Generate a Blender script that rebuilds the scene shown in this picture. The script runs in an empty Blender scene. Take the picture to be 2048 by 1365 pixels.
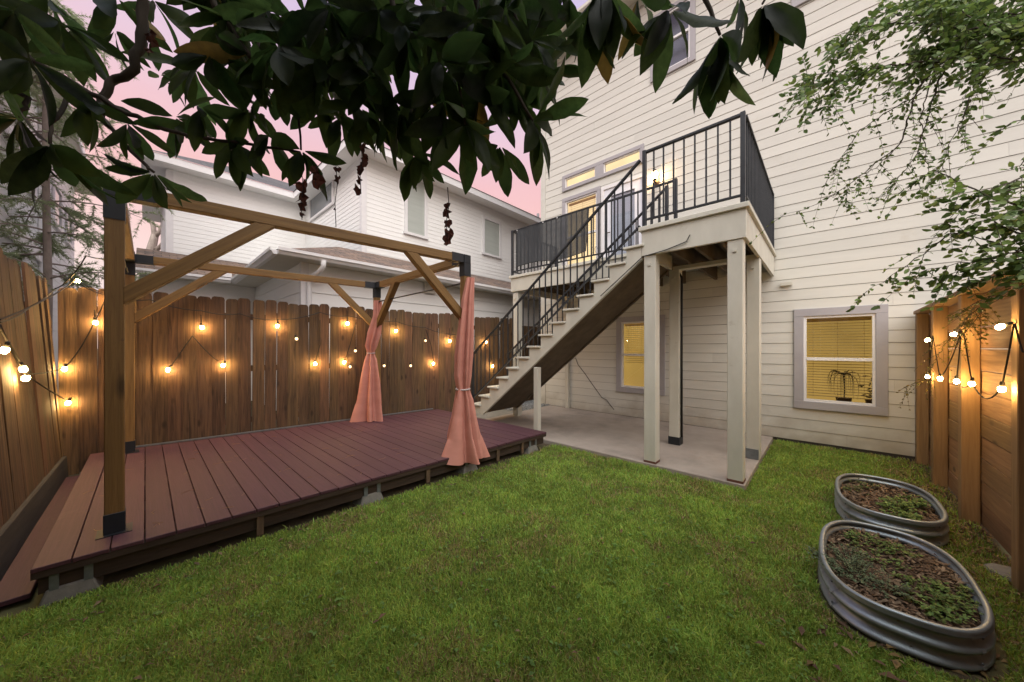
import bpy, bmesh, math, random
import numpy as np
from mathutils import Vector, Matrix, noise as mnoise

# ------------------------------------------------------------------ camera, sky, sun
S = bpy.context.scene
C = S.collection
random.seed(7)
RNG = np.random.default_rng(7)
PI = math.pi
F, U0, V0, EYE = 678.0, 1024.0, 696.0, 1.5       # focal length and horizon in photo pixels, eye height
RT = Vector((0.7341, 0.6790, 0)); FW = Vector((-0.6790, 0.7341, 0))

cam = bpy.data.cameras.new('camera'); camo = bpy.data.objects.new('camera', cam); C.objects.link(camo)
camo.location = (0, 0, EYE)
camo.rotation_euler = (PI/2, 0, math.atan2(0.6790, 0.7341))
cam.sensor_width = 36.0; cam.lens = F/2048*36.0; cam.shift_y = 13.5/2048
cam.clip_start = 0.05; cam.clip_end = 3000
S.camera = camo

W = bpy.data.worlds.new('World'); S.world = W; W.use_nodes = True
nt = W.node_tree; nt.nodes.clear()
wo = nt.nodes.new('ShaderNodeOutputWorld'); bg = nt.nodes.new('ShaderNodeBackground')
tc = nt.nodes.new('ShaderNodeTexCoord'); sx = nt.nodes.new('ShaderNodeSeparateXYZ'); rp = nt.nodes.new('ShaderNodeValToRGB')
nt.links.new(tc.outputs['Generated'], sx.inputs[0]); nt.links.new(sx.outputs['Z'], rp.inputs[0])
cr = rp.color_ramp
stops = [(0.0, (0.90, 0.75, 0.71)), (0.17, (0.90, 0.70, 0.66)), (0.31, (0.89, 0.55, 0.52)), (0.42, (0.84, 0.51, 0.53)),
         (0.54, (0.74, 0.54, 0.65)), (0.68, (0.60, 0.49, 0.71)), (1.0, (0.55, 0.72, 0.86))]
cr.elements[0].position, cr.elements[0].color = stops[0][0], (*stops[0][1], 1)
cr.elements[1].position, cr.elements[1].color = stops[-1][0], (*stops[-1][1], 1)
for p, c in stops[1:-1]:
    e = cr.elements.new(p); e.color = (*c, 1)
wn = nt.nodes.new('ShaderNodeTexNoise'); wn.inputs['Scale'].default_value = 2.2; wn.inputs['Detail'].default_value = 5      # faint streaks of cloud
wm = nt.nodes.new('ShaderNodeMapping'); wm.inputs['Scale'].default_value = (1, 1, 4); nt.links.new(tc.outputs['Generated'], wm.inputs[0]); nt.links.new(wm.outputs[0], wn.inputs['Vector'])
wr = nt.nodes.new('ShaderNodeMapRange'); wr.inputs[1].default_value = .45; wr.inputs[2].default_value = .75; wr.inputs[4].default_value = .28; nt.links.new(wn.outputs['Fac'], wr.inputs[0])
wx = nt.nodes.new('ShaderNodeMixRGB'); nt.links.new(wr.outputs[0], wx.inputs[0]); nt.links.new(rp.outputs[0], wx.inputs[1]); wx.inputs[2].default_value = (.86, .68, .74, 1)
nt.links.new(wx.outputs[0], bg.inputs[0]); bg.inputs[1].default_value = 1.0
nt.links.new(bg.outputs[0], wo.inputs[0])

sun = bpy.data.lights.new('sun', 'SUN'); suno = bpy.data.objects.new('sun', sun); C.objects.link(suno)
sun.energy = 4.9; sun.angle = math.radians(85); sun.color = (1.0, 0.98, 0.89)
suno.location = (6, -6, 12)
SUN_FROM = Vector((0.74, -0.68, 1.45)).normalized()       # soft after-sunset glow from behind the camera
suno.rotation_euler = SUN_FROM.to_track_quat('Z', 'Y').to_euler()

S.view_settings.view_transform = 'Standard'; S.view_settings.look = 'None'
S.view_settings.exposure = 0.16; S.view_settings.gamma = 1.0
S.view_settings.use_curve_mapping = False
S.cycles.use_denoising = True
S.cycles.max_bounces = 8; S.cycles.transparent_max_bounces = 16; S.cycles.diffuse_bounces = 4
S.cycles.sample_clamp_indirect = 6.0

# ------------------------------------------------------------------ measuring helpers
def ray(u, v):
    return FW + RT*((u-U0)/F) + Vector((0, 0, (V0-v)/F))
def at(u, v, d):
    return Vector((0, 0, EYE)) + ray(u, v)*d
def onX(u, v, x): r = ray(u, v); return at(u, v, x/r.x)
def onY(u, v, y): r = ray(u, v); return at(u, v, y/r.y)
def onZ(u, v, z): r = ray(u, v); return at(u, v, (z-EYE)/r.z)
def onP(u, v, p, n):
    r = ray(u, v); return at(u, v, (p-Vector((0, 0, EYE))).dot(n)/r.dot(n))
def proj(p):
    q = p-Vector((0, 0, EYE)); d = q.dot(FW)
    if d <= 0.02: return None
    return (U0+F*q.dot(RT)/d, V0-F*q.z/d, d)

# ------------------------------------------------------------------ mesh helpers
class MB:
    def __init__(s): s.v = []; s.f = []; s.uv = None
    def add(s, vs, fs):
        o = len(s.v); s.v += [tuple(x) for x in vs]; s.f += [tuple(i+o for i in f) for f in fs]; return s
    def box(s, a, b):
        x0, y0, z0 = a; x1, y1, z1 = b
        if x0 > x1: x0, x1 = x1, x0
        if y0 > y1: y0, y1 = y1, y0
        if z0 > z1: z0, z1 = z1, z0
        return s.add([(x0,y0,z0),(x1,y0,z0),(x1,y1,z0),(x0,y1,z0),(x0,y0,z1),(x1,y0,z1),(x1,y1,z1),(x0,y1,z1)],
                     [(0,3,2,1),(4,5,6,7),(0,1,5,4),(1,2,6,5),(2,3,7,6),(3,0,4,7)])
    def hexa(s, pts):      # bottom 4 (ccw from above), top 4
        return s.add(pts, [(0,3,2,1),(4,5,6,7),(0,1,5,4),(1,2,6,5),(2,3,7,6),(3,0,4,7)])
    def beam(s, p, q, w, h, up=Vector((0,0,1))):
        p = Vector(p); q = Vector(q); d = (q-p).normalized()
        a = d.cross(up)
        if a.length < 1e-4: a = d.cross(Vector((1,0,0)))
        a.normalize(); b = a.cross(d).normalized(); a = a*w/2; b = b*h/2
        return s.hexa([p-a-b, p+a-b, q+a-b, q-a-b, p-a+b, p+a+b, q+a+b, q-a+b])
    def tube(s, pts, rad, n=6, cap=True):
        pts = [Vector(p) for p in pts]
        if not hasattr(rad, '__len__'): rad = [rad]*len(pts)
        o = len(s.v); prev = None
        for i, p in enumerate(pts):
            t = (pts[min(i+1, len(pts)-1)]-pts[max(i-1, 0)])
            if t.length < 1e-9: t = Vector((0,0,1))
            t.normalize()
            if prev is None:
                a = t.cross(Vector((0,0,1)))
                if a.length < 1e-3: a = t.cross(Vector((1,0,0)))
            else:
                a = prev - t*prev.dot(t)
                if a.length < 1e-4: a = t.orthogonal()
            a.normalize(); prev = a; b = t.cross(a)
            for k in range(n):
                w = 2*PI*k/n; s.v.append(tuple(p+(a*math.cos(w)+b*math.sin(w))*rad[i]))
        for i in range(len(pts)-1):
            for k in range(n):
                k2 = (k+1) % n
                s.f.append((o+i*n+k, o+i*n+k2, o+(i+1)*n+k2, o+(i+1)*n+k))
        if cap:
            s.f.append(tuple(o+k for k in range(n))[::-1]); s.f.append(tuple(o+(len(pts)-1)*n+k for k in range(n)))
        return s
    def lathe(s, prof, c, n=12, M=None):
        o = len(s.v); c = Vector(c)
        for r, z in prof:
            for k in range(n):
                w = 2*PI*k/n; p = Vector((r*math.cos(w), r*math.sin(w), z))
                if M: p = M @ p
                s.v.append(tuple(c+p))
        for i in range(len(prof)-1):
            for k in range(n):
                k2 = (k+1) % n; s.f.append((o+i*n+k, o+i*n+k2, o+(i+1)*n+k2, o+(i+1)*n+k))
        s.f.append(tuple(o+k for k in range(n))[::-1]); s.f.append(tuple(o+(len(prof)-1)*n+k for k in range(n)))
        return s
    def prism(s, poly, off):       # extrude a polygon (list of 3d points) by vector off
        n = len(poly); off = Vector(off); o = len(s.v)
        s.v += [tuple(p) for p in poly] + [tuple(Vector(p)+off) for p in poly]
        s.f.append(tuple(o+i for i in range(n))[::-1]); s.f.append(tuple(o+n+i for i in range(n)))
        for i in range(n): s.f.append((o+i, o+(i+1) % n, o+n+(i+1) % n, o+n+i))
        return s
    def mesh(s, name, bevel=0, smooth=False):
        me = bpy.data.meshes.new(name); me.from_pydata(s.v, [], s.f); me.update()
        bm = bmesh.new(); bm.from_mesh(me)
        bmesh.ops.recalc_face_normals(bm, faces=bm.faces)
        if bevel: bmesh.ops.bevel(bm, geom=bm.edges[:], offset=bevel, segments=1, affect='EDGES', clamp_overlap=True)
        bm.to_mesh(me); bm.free()
        if smooth: me.polygons.foreach_set('use_smooth', [True]*len(me.polygons))
        return me

def npmesh(name, verts, faces, smooth=False, colors=None):
    """verts (n,3), faces (m,k) arrays of equal size"""
    me = bpy.data.meshes.new(name); verts = np.asarray(verts, np.float32); faces = np.asarray(faces, np.int32)
    k = faces.shape[1]
    me.vertices.add(len(verts)); me.vertices.foreach_set('co', verts.ravel())
    me.loops.add(faces.size); me.loops.foreach_set('vertex_index', faces.ravel())
    me.polygons.add(len(faces)); me.polygons.foreach_set('loop_start', np.arange(0, faces.size, k, dtype=np.int32))
    me.polygons.foreach_set('loop_total', np.full(len(faces), k, np.int32))
    if smooth: me.polygons.foreach_set('use_smooth', np.ones(len(faces), bool))
    me.update(calc_edges=True); me.validate()
    if colors is not None:
        ca = me.color_attributes.new('Col', 'FLOAT_COLOR', 'POINT')
        cc = np.ones((len(verts), 4), np.float32); cc[:, :3] = colors
        ca.data.foreach_set('color', cc.ravel())
    return me

WM = {}
def link(o, m=None):
    C.objects.link(o)
    if m is not None and o.data and not o.data.materials: o.data.materials.append(m)
    return o
def tag(o, label, cat, group=None, kind=None):
    o['label'] = label
    if cat: o['category'] = cat
    if group: o['group'] = group
    if kind: o['kind'] = kind
    return o
def thing(name, label, cat, loc=(0,0,0), group=None):
    o = bpy.data.objects.new(name, None); C.objects.link(o); o.location = loc; o.empty_display_size = .1
    WM[o] = Matrix.Translation(Vector(loc)); return tag(o, label, cat, group)
def part(name, me, m, parent=None, M=None, label=None, kind=None, bevel=0, smooth=False):
    if isinstance(me, MB): me = me.mesh(name, bevel, smooth)
    o = bpy.data.objects.new(name, me); C.objects.link(o)
    if m is not None and len(me.materials) == 0: me.materials.append(m)
    M = M.copy() if M is not None else Matrix.Identity(4)
    WM[o] = M
    if parent is not None:
        o.parent = parent; o.matrix_parent_inverse = WM[parent].inverted()
    o.matrix_basis = M
    if label: o['label'] = label
    if kind: o['kind'] = kind
    return o
def struct(name, me, m, label=None, bevel=0, smooth=False):
    o = part(name, me, m, None, None, None, 'structure', bevel, smooth)
    if label: o['label'] = label
    return o

# ------------------------------------------------------------------ materials
def srgb(r, g, b):
    f = lambda c: c/12.92 if c <= 0.04045 else ((c+0.055)/1.055)**2.4
    return (f(r/255), f(g/255), f(b/255))
def N(nt, t, **kw):
    n = nt.nodes.new(t)
    for k, v in kw.items(): setattr(n, k, v)
    return n
def pmat(name, c1, c2=None, scale=(6,6,6), detail=5, rough=.6, bump=0.0, bscale=None, rand=0.0, spec=.4, metal=0.0,
         spot=None, spot_scale=3.0, spot_lo=.55, spot_hi=.7, c3=None, distort=0.0, attr=None, trans=0.0, hue=0.0, tgain=1.0, knots=None, splash=None):
    m = bpy.data.materials.new(name); m.use_nodes = True; nt = m.node_tree; L = nt.links.new
    b = nt.nodes['Principled BSDF']; out = nt.nodes['Material Output']
    tc = N(nt, 'ShaderNodeTexCoord'); oi = N(nt, 'ShaderNodeObjectInfo')
    off = N(nt, 'ShaderNodeVectorMath', operation='SCALE'); off.inputs[0].default_value = (37, 53, 71); L(oi.outputs['Random'], off.inputs['Scale'])
    ad = N(nt, 'ShaderNodeVectorMath', operation='ADD'); L(tc.outputs['Object'], ad.inputs[0]); L(off.outputs[0], ad.inputs[1])
    mp = N(nt, 'ShaderNodeVectorMath', operation='MULTIPLY'); L(ad.outputs[0], mp.inputs[0]); mp.inputs[1].default_value = scale
    nz = N(nt, 'ShaderNodeTexNoise'); nz.inputs['Scale'].default_value = 1; nz.inputs['Detail'].default_value = detail
    nz.inputs['Roughness'].default_value = .62; nz.inputs['Distortion'].default_value = distort; L(mp.outputs[0], nz.inputs['Vector'])
    rp = N(nt, 'ShaderNodeValToRGB'); L(nz.outputs['Fac'], rp.inputs[0])
    c2 = c2 or tuple(x*.75 for x in c1)
    rp.color_ramp.elements[0].position = .3; rp.color_ramp.elements[0].color = (*c2, 1)
    rp.color_ramp.elements[1].position = .68; rp.color_ramp.elements[1].color = (*c1, 1)
    if c3:
        e = rp.color_ramp.elements.new(.5); e.color = (*c3, 1)
    col = rp.outputs[0]
    if attr:
        at_ = N(nt, 'ShaderNodeVertexColor', layer_name=attr)
        mx = N(nt, 'ShaderNodeMixRGB', blend_type='MULTIPLY'); mx.inputs[0].default_value = 1; L(col, mx.inputs[1]); L(at_.outputs[0], mx.inputs[2]); col = mx.outputs[0]
    if spot:
        n2 = N(nt, 'ShaderNodeTexNoise'); n2.inputs['Scale'].default_value = spot_scale; n2.inputs['Detail'].default_value = 6; n2.inputs['Roughness'].default_value = .7
        L(ad.outputs[0], n2.inputs['Vector'])
        mr = N(nt, 'ShaderNodeMapRange'); mr.inputs[1].default_value = spot_lo; mr.inputs[2].default_value = spot_hi; L(n2.outputs['Fac'], mr.inputs[0])
        mx = N(nt, 'ShaderNodeMixRGB'); L(mr.outputs[0], mx.inputs[0]); L(col, mx.inputs[1]); mx.inputs[2].default_value = (*spot, 1); col = mx.outputs[0]
    if splash:      # soil splashed up the foot of the wall
        sz = N(nt, 'ShaderNodeSeparateXYZ'); L(tc.outputs['Object'], sz.inputs[0])
        ns = N(nt, 'ShaderNodeTexNoise'); ns.inputs['Scale'].default_value = 4.0; ns.inputs['Detail'].default_value = 8; L(tc.outputs['Object'], ns.inputs['Vector'])
        ml = N(nt, 'ShaderNodeMath', operation='MULTIPLY_ADD'); L(ns.outputs['Fac'], ml.inputs[0]); ml.inputs[1].default_value = .9; ml.inputs[2].default_value = -.17
        sb = N(nt, 'ShaderNodeMath', operation='SUBTRACT'); L(ml.outputs[0], sb.inputs[0]); L(sz.outputs['Z'], sb.inputs[1])
        mr = N(nt, 'ShaderNodeMapRange'); mr.inputs[1].default_value = -.12; mr.inputs[2].default_value = .30; mr.inputs[4].default_value = .55; L(sb.outputs[0], mr.inputs[0])
        mx = N(nt, 'ShaderNodeMixRGB'); L(mr.outputs[0], mx.inputs[0]); L(col, mx.inputs[1]); mx.inputs[2].default_value = (*splash, 1); col = mx.outputs[0]
    if knots:
        mk = N(nt, 'ShaderNodeVectorMath', operation='MULTIPLY'); L(ad.outputs[0], mk.inputs[0]); mk.inputs[1].default_value = knots
        vo = N(nt, 'ShaderNodeTexVoronoi'); vo.inputs['Scale'].default_value = 1; L(mk.outputs[0], vo.inputs['Vector'])
        mr = N(nt, 'ShaderNodeMapRange'); mr.inputs[1].default_value = .07; mr.inputs[2].default_value = .17; mr.inputs[3].default_value = .85; mr.inputs[4].default_value = 0; L(vo.outputs['Distance'], mr.inputs[0])
        mx = N(nt, 'ShaderNodeMixRGB'); L(mr.outputs[0], mx.inputs[0]); L(col, mx.inputs[1]); mx.inputs[2].default_value = (*[x*.22 for x in c1], 1); col = mx.outputs[0]
    if rand or hue:
        hs = N(nt, 'ShaderNodeHueSaturation'); L(col, hs.inputs['Color'])
        mr = N(nt, 'ShaderNodeMapRange'); mr.inputs[3].default_value = 1-rand; mr.inputs[4].default_value = 1+rand; L(oi.outputs['Random'], mr.inputs[0]); L(mr.outputs[0], hs.inputs['Value'])
        if hue:
            mh = N(nt, 'ShaderNodeMapRange'); mh.inputs[3].default_value = .5-hue; mh.inputs[4].default_value = .5+hue
            fr = N(nt, 'ShaderNodeMath', operation='FRACT'); ml = N(nt, 'ShaderNodeMath', operation='MULTIPLY'); ml.inputs[1].default_value = 17.3
            L(oi.outputs['Random'], ml.inputs[0]); L(ml.outputs[0], fr.inputs[0]); L(fr.outputs[0], mh.inputs[0]); L(mh.outputs[0], hs.inputs['Hue'])
        col = hs.outputs[0]
    L(col, b.inputs['Base Color'])
    b.inputs['Roughness'].default_value = rough; b.inputs['Specular IOR Level'].default_value = spec; b.inputs['Metallic'].default_value = metal
    if bump:
        src = nz.outputs['Fac']
        if bscale:
            m2 = N(nt, 'ShaderNodeVectorMath', operation='MULTIPLY'); L(ad.outputs[0], m2.inputs[0]); m2.inputs[1].default_value = bscale
            n3 = N(nt, 'ShaderNodeTexNoise'); n3.inputs['Scale'].default_value = 1; n3.inputs['Detail'].default_value = 6; L(m2.outputs[0], n3.inputs['Vector']); src = n3.outputs['Fac']
        bp = N(nt, 'ShaderNodeBump'); bp.inputs['Strength'].default_value = bump; bp.inputs['Distance'].default_value = .01; L(src, bp.inputs['Height']); L(bp.outputs[0], b.inputs['Normal'])
    if trans:
        tr = N(nt, 'ShaderNodeBsdfTranslucent'); tg = N(nt, 'ShaderNodeVectorMath', operation='SCALE'); tg.inputs['Scale'].default_value = tgain; L(col, tg.inputs[0]); L(tg.outputs[0], tr.inputs[0]); ms = N(nt, 'ShaderNodeMixShader'); ms.inputs[0].default_value = trans
        L(b.outputs[0], ms.inputs[1]); L(tr.outputs[0], ms.inputs[2]); L(ms.outputs[0], out.inputs[0])
    return m
def emat(name, c, s):
    m = bpy.data.materials.new(name); m.use_nodes = True; nt = m.node_tree; nt.nodes.clear()
    o = N(nt, 'ShaderNodeOutputMaterial'); e = N(nt, 'ShaderNodeEmission'); e.inputs[0].default_value = (*c, 1); e.inputs[1].default_value = s
    nt.links.new(e.outputs[0], o.inputs[0]); return m
def roommat(name, c, s):       # lit room behind a window, a little uneven
    m = bpy.data.materials.new(name); m.use_nodes = True; nt = m.node_tree; nt.nodes.clear(); L = nt.links.new
    o = N(nt, 'ShaderNodeOutputMaterial'); e = N(nt, 'ShaderNodeEmission'); tc = N(nt, 'ShaderNodeTexCoord')
    nz = N(nt, 'ShaderNodeTexNoise'); nz.inputs['Scale'].default_value = 1.1; L(tc.outputs['Object'], nz.inputs['Vector'])
    mr = N(nt, 'ShaderNodeMapRange'); mr.inputs[1].default_value = .25; mr.inputs[2].default_value = .75; mr.inputs[3].default_value = s*.75; mr.inputs[4].default_value = s*1.2
    L(nz.outputs['Fac'], mr.inputs[0]); L(mr.outputs[0], e.inputs[1]); e.inputs[0].default_value = (*c, 1); L(e.outputs[0], o.inputs[0]); return m
def glassmat(name, tint=(.9,.92,.93), refl=.12):
    m = bpy.data.materials.new(name); m.use_nodes = True; nt = m.node_tree; nt.nodes.clear(); L = nt.links.new
    o = N(nt, 'ShaderNodeOutputMaterial'); t = N(nt, 'ShaderNodeBsdfTransparent'); t.inputs[0].default_value = (*tint, 1)
    g = N(nt, 'ShaderNodeBsdfGlossy'); g.inputs['Roughness'].default_value = .02; lw = N(nt, 'ShaderNodeLayerWeight'); pw = N(nt, 'ShaderNodeMath', operation='POWER'); L(lw.outputs['Facing'], pw.inputs[0]); pw.inputs[1].default_value = 5
    ad = N(nt, 'ShaderNodeMath', operation='MULTIPLY_ADD'); L(pw.outputs[0], ad.inputs[0]); ad.inputs[1].default_value = .7; ad.inputs[2].default_value = refl-.06
    ms = N(nt, 'ShaderNodeMixShader'); L(ad.outputs[0], ms.inputs[0]); L(t.outputs[0], ms.inputs[1]); L(g.outputs[0], ms.inputs[2]); L(ms.outputs[0], o.inputs[0]); return m
def shinglemat(name, cols, scale=1.0, axis='X'):
    m = bpy.data.materials.new(name); m.use_nodes = True; nt = m.node_tree; L = nt.links.new; b = nt.nodes['Principled BSDF']
    uv = N(nt, 'ShaderNodeUVMap'); br = N(nt, 'ShaderNodeTexBrick'); L(uv.outputs[0], br.inputs['Vector'])
    br.inputs['Scale'].default_value = scale; br.inputs['Brick Width'].default_value = .3; br.inputs['Row Height'].default_value = .13; br.inputs['Mortar Size'].default_value = .006
    br.inputs['Color1'].default_value = (*cols[0], 1); br.inputs['Color2'].default_value = (*cols[1], 1); br.inputs['Mortar'].default_value = (*cols[2], 1); br.inputs['Bias'].default_value = -.1
    nz = N(nt, 'ShaderNodeTexNoise'); nz.inputs['Scale'].default_value = 9; L(uv.outputs[0], nz.inputs['Vector'])
    mx = N(nt, 'ShaderNodeMixRGB', blend_type='OVERLAY'); mx.inputs[0].default_value = .6; L(br.outputs['Color'], mx.inputs[1]); L(nz.outputs['Fac'], mx.inputs[2]); L(mx.outputs[0], b.inputs['Base Color'])
    b.inputs['Roughness'].default_value = .9
    bp = N(nt, 'ShaderNodeBump'); bp.inputs['Strength'].default_value = .7; bp.inputs['Distance'].default_value = .02; L(br.outputs['Fac'], bp.inputs['Height']); bp.invert = True; L(bp.outputs[0], b.inputs['Normal'])
    return m

M_ = {}
M_['siding'] = pmat('painted_siding', (.61,.60,.555), (.565,.555,.51), scale=(1.2,1.2,9), rough=.62, rand=.05, bump=.12, bscale=(3,3,90), spot=(.47,.43,.36), spot_scale=1.3, spot_lo=.62, spot_hi=.9, splash=(.26,.21,.15))
M_['trim'] = pmat('grey_trim', (.38,.365,.385), (.34,.325,.345), scale=(4,4,4), rough=.5, rand=.03, bump=.1)
M_['cream'] = pmat('cream_paint', (.58,.565,.50), (.50,.485,.425), scale=(5,5,2.2), rough=.6, rand=.05, bump=.22, bscale=(30,30,3), spot=(.33,.29,.22), spot_scale=4.5, spot_lo=.64, spot_hi=.82)
M_['white'] = pmat('white_trim', (.76,.75,.76), (.71,.70,.71), rough=.45, rand=.02)
M_['nwhite'] = pmat('neighbour_white', (.86,.86,.85), (.82,.82,.81), scale=(.8,.8,5), rough=.6, rand=.02, bump=.05)
M_['nwhite2'] = pmat('neighbour_white_cool', (.84,.86,.87), (.78,.80,.81), scale=(.8,.8,5), rough=.6, rand=.02)
M_['soffit'] = pmat('soffit', (.60,.57,.51), (.55,.52,.46), rough=.7)
M_['shingle'] = shinglemat('brown_shingles', [(.21,.14,.105), (.10,.078,.072), (.03,.026,.026)])
M_['shingle_dark'] = shinglemat('grey_shingles', [(.10,.095,.10), (.06,.058,.062), (.02,.02,.02)])
M_['iron'] = pmat('painted_iron', (.026,.030,.037), (.016,.018,.022), scale=(14,14,14), rough=.45, bump=.15, spot=(.11,.075,.055), spot_scale=22, spot_lo=.74, spot_hi=.84)
M_['bracket'] = pmat('black_bracket', (.018,.022,.028), (.012,.014,.018), rough=.5, bump=.1)
M_['galv'] = pmat('galvanised', (.22,.24,.26), (.15,.165,.18), scale=(20,20,20), rough=.5, metal=.5, bump=.05)
M_['steel'] = pmat('corrugated_steel', (.33,.375,.42), (.24,.275,.31), scale=(6,6,6), rough=.44, metal=.6, bump=.03, spot=(.20,.21,.22), spot_scale=5, spot_lo=.6, spot_hi=.8)
M_['rust'] = pmat('rust', (.17,.075,.055), (.11,.05,.04), rough=.85, bump=.4, scale=(30,30,30))
M_['pergola'] = pmat('pergola_wood', (.235,.132,.042), (.135,.074,.024), knots=(4,4,1.6), scale=(46,46,2.2), detail=6, rough=.6, rand=.10, bump=.28, distort=.7, spot=(.10,.055,.03), spot_scale=7, spot_lo=.66, spot_hi=.76)
M_['picket'] = pmat('weathered_picket', (.150,.084,.042), (.042,.024,.013), c3=(.098,.055,.028), knots=(6,6,2.6), scale=(38,38,1.9), detail=7, rough=.78, rand=.24, hue=.012, bump=.5, distort=.8, spot=(.085,.055,.04), spot_scale=2.2, spot_lo=.55, spot_hi=.78)
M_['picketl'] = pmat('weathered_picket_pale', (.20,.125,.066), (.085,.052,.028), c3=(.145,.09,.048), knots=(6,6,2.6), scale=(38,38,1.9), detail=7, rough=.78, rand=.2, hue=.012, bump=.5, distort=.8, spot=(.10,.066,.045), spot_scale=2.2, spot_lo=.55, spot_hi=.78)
M_['fenceR'] = pmat('cedar_board', (.35,.215,.11), (.20,.115,.058), c3=(.28,.168,.085), knots=(5,2.2,5), scale=(30,1.6,30), detail=7, rough=.7, rand=.2, hue=.012, bump=.4, distort=.8, spot=(.13,.062,.03), spot_scale=5, spot_lo=.66, spot_hi=.75)
M_['fenceRp'] = pmat('cedar_post', (.36,.225,.108), (.23,.138,.064), scale=(34,34,1.8), detail=6, rough=.7, rand=.12, bump=.3, distort=.8, spot=(.14,.07,.03), spot_scale=6, spot_lo=.68, spot_hi=.76)
M_['deck'] = pmat('composite_deck', (.082,.031,.042), (.056,.021,.029), scale=(2.2,60,60), detail=5, rough=.62, rand=.085, bump=.12, bscale=(8,120,120), spot=(.115,.065,.064), spot_scale=2.5, spot_lo=.6, spot_hi=.85)
M_['deckframe'] = pmat('dark_frame', (.06,.038,.026), (.03,.02,.014), scale=(8,3,30), rough=.85, bump=.3)
M_['fencedull'] = pmat('dull_stub', (.13,.085,.05), (.08,.05,.03), scale=(30,30,3), rough=.85, bump=.3)
M_['undershade'] = pmat('shaded_brown_wood', (.13,.10,.068), (.075,.056,.038), scale=(5,5,5), rough=.85, bump=.2)  # brown wood coloured dark to deepen the shade under balcony and stairs
M_['gapshade'] = pmat('gap_shade_sheathing', (.10,.085,.065), (.08,.068,.05), rough=.9)  # sheathing coloured dark to draw the shadow lines between siding boards
M_['timber'] = pmat('dark_timber', (.055,.048,.042), (.03,.027,.024), scale=(2,20,20), rough=.85, bump=.4)
M_['concrete'] = pmat('concrete', (.37,.315,.275), (.28,.238,.208), scale=(2.4,2.4,2.4), detail=9, rough=.85, bump=.22, bscale=(45,45,45), spot=(.20,.175,.155), spot_scale=1.1, spot_lo=.52, spot_hi=.74)
M_['block'] = pmat('concrete_block', (.22,.21,.19), (.15,.145,.13), rough=.9, bump=.5, scale=(14,14,14))
M_['soil'] = pmat('lawn_soil', (.085,.062,.038), (.05,.036,.022), scale=(9,9,9), rough=.95, bump=.6, spot=(.10,.095,.04), spot_scale=2.2, spot_lo=.45, spot_hi=.6)
M_['bedsoil'] = pmat('bed_soil', (.075,.05,.034), (.035,.024,.017), scale=(30,30,30), rough=.95, bump=.9)
M_['chip'] = pmat('bark_chip', (.8,.8,.8), (.6,.6,.6), scale=(60,60,60), rough=.85, attr='Col')
M_['gravel'] = pmat('gravel', (.8,.8,.8), (.6,.6,.6), scale=(40,40,40), rough=.85, attr='Col')
M_['grass'] = pmat('grass_blade', (1,1,1), (.92,.92,.92), scale=(3,3,3), rough=.55, spec=.25, attr='Col', trans=.35)
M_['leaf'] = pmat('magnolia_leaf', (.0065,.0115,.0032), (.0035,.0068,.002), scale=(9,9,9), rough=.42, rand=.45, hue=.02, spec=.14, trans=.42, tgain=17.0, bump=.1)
M_['leafy'] = pmat('yellowing_leaf', (.30,.21,.05), (.20,.14,.04), scale=(9,9,9), rough=.5, rand=.1, trans=.4)
M_['dryleaf'] = pmat('dry_leaf', (.115,.04,.026), (.06,.022,.016), scale=(22,22,22), rough=.8, rand=.2, trans=.2)
M_['bark'] = pmat('bark', (.075,.058,.045), (.035,.027,.021), scale=(18,18,5), rough=.9, bump=.6)
M_['palebark'] = pmat('pale_bark', (.30,.25,.22), (.18,.15,.13), scale=(9,9,4), rough=.9, bump=.4)
M_['smallleaf'] = pmat('small_leaf', (1,1,1), (.8,.8,.8), scale=(9,9,9), rough=.45, spec=.35, trans=.35, attr='Col')
M_['needle'] = pmat('cypress_needle', (.36,.43,.24), (.24,.30,.16), scale=(5,5,5), rough=.6, trans=.4)
M_['herb'] = pmat('herb', (1,1,1), (.8,.8,.8), scale=(9,9,9), rough=.6, trans=.3, attr='Col')
M_['curtain'] = pmat('coral_fabric', (.62,.285,.23), (.54,.235,.185), scale=(3,3,8), rough=.85, spec=.15, bump=.12, bscale=(160,160,160), trans=.10)
M_['tie'] = pmat('tieback_fabric', (.5,.42,.42), (.42,.35,.35), rough=.85)
M_['cable'] = pmat('black_cable', (.012,.011,.010), (.008,.008,.008), rough=.6)
M_['brass'] = pmat('lantern_metal', (.10,.07,.045), (.07,.05,.03), rough=.4, metal=.6)
M_['bulb'] = emat('lit_bulb', (1.0,.61,.215), 320.0)
M_['bulbdim'] = emat('dim_bulb', (1.0,.70,.38), 3.0)
M_['lantern'] = emat('lantern_glow', (1.0,.62,.28), 70.0)
M_['room_low'] = roommat('lit_room_amber', (.60,.355,.085), .82)
M_['room_high'] = roommat('lit_room_cream', (1.0,.70,.36), 1.5)
M_['room_bright'] = emat('bright_lit_opening', (1.0,.78,.40), 1.35)
M_['slat'] = pmat('blind_slat', (.75,.62,.38), (.7,.58,.36), rough=.6, trans=.8)
M_['glass'] = glassmat('window_glass')
M_['glass_dark'] = pmat('window_shaded', (.46,.49,.46), (.41,.44,.41), scale=(1,1,14), rough=.15, spec=.6)
M_['glass_grey'] = pmat('window_grey', (.20,.22,.24), (.17,.19,.21), scale=(2,2,2), rough=.08, spec=.8)
M_['doorblind'] = pmat('door_blind', (.55,.57,.66), (.50,.52,.60), scale=(1,1,30), rough=.3)
M_['door'] = pmat('white_door', (.74,.75,.80), (.70,.71,.76), rough=.4)
M_['plantdark'] = pmat('indoor_plant', (.05,.045,.02), (.03,.03,.015), rough=.7)
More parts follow.
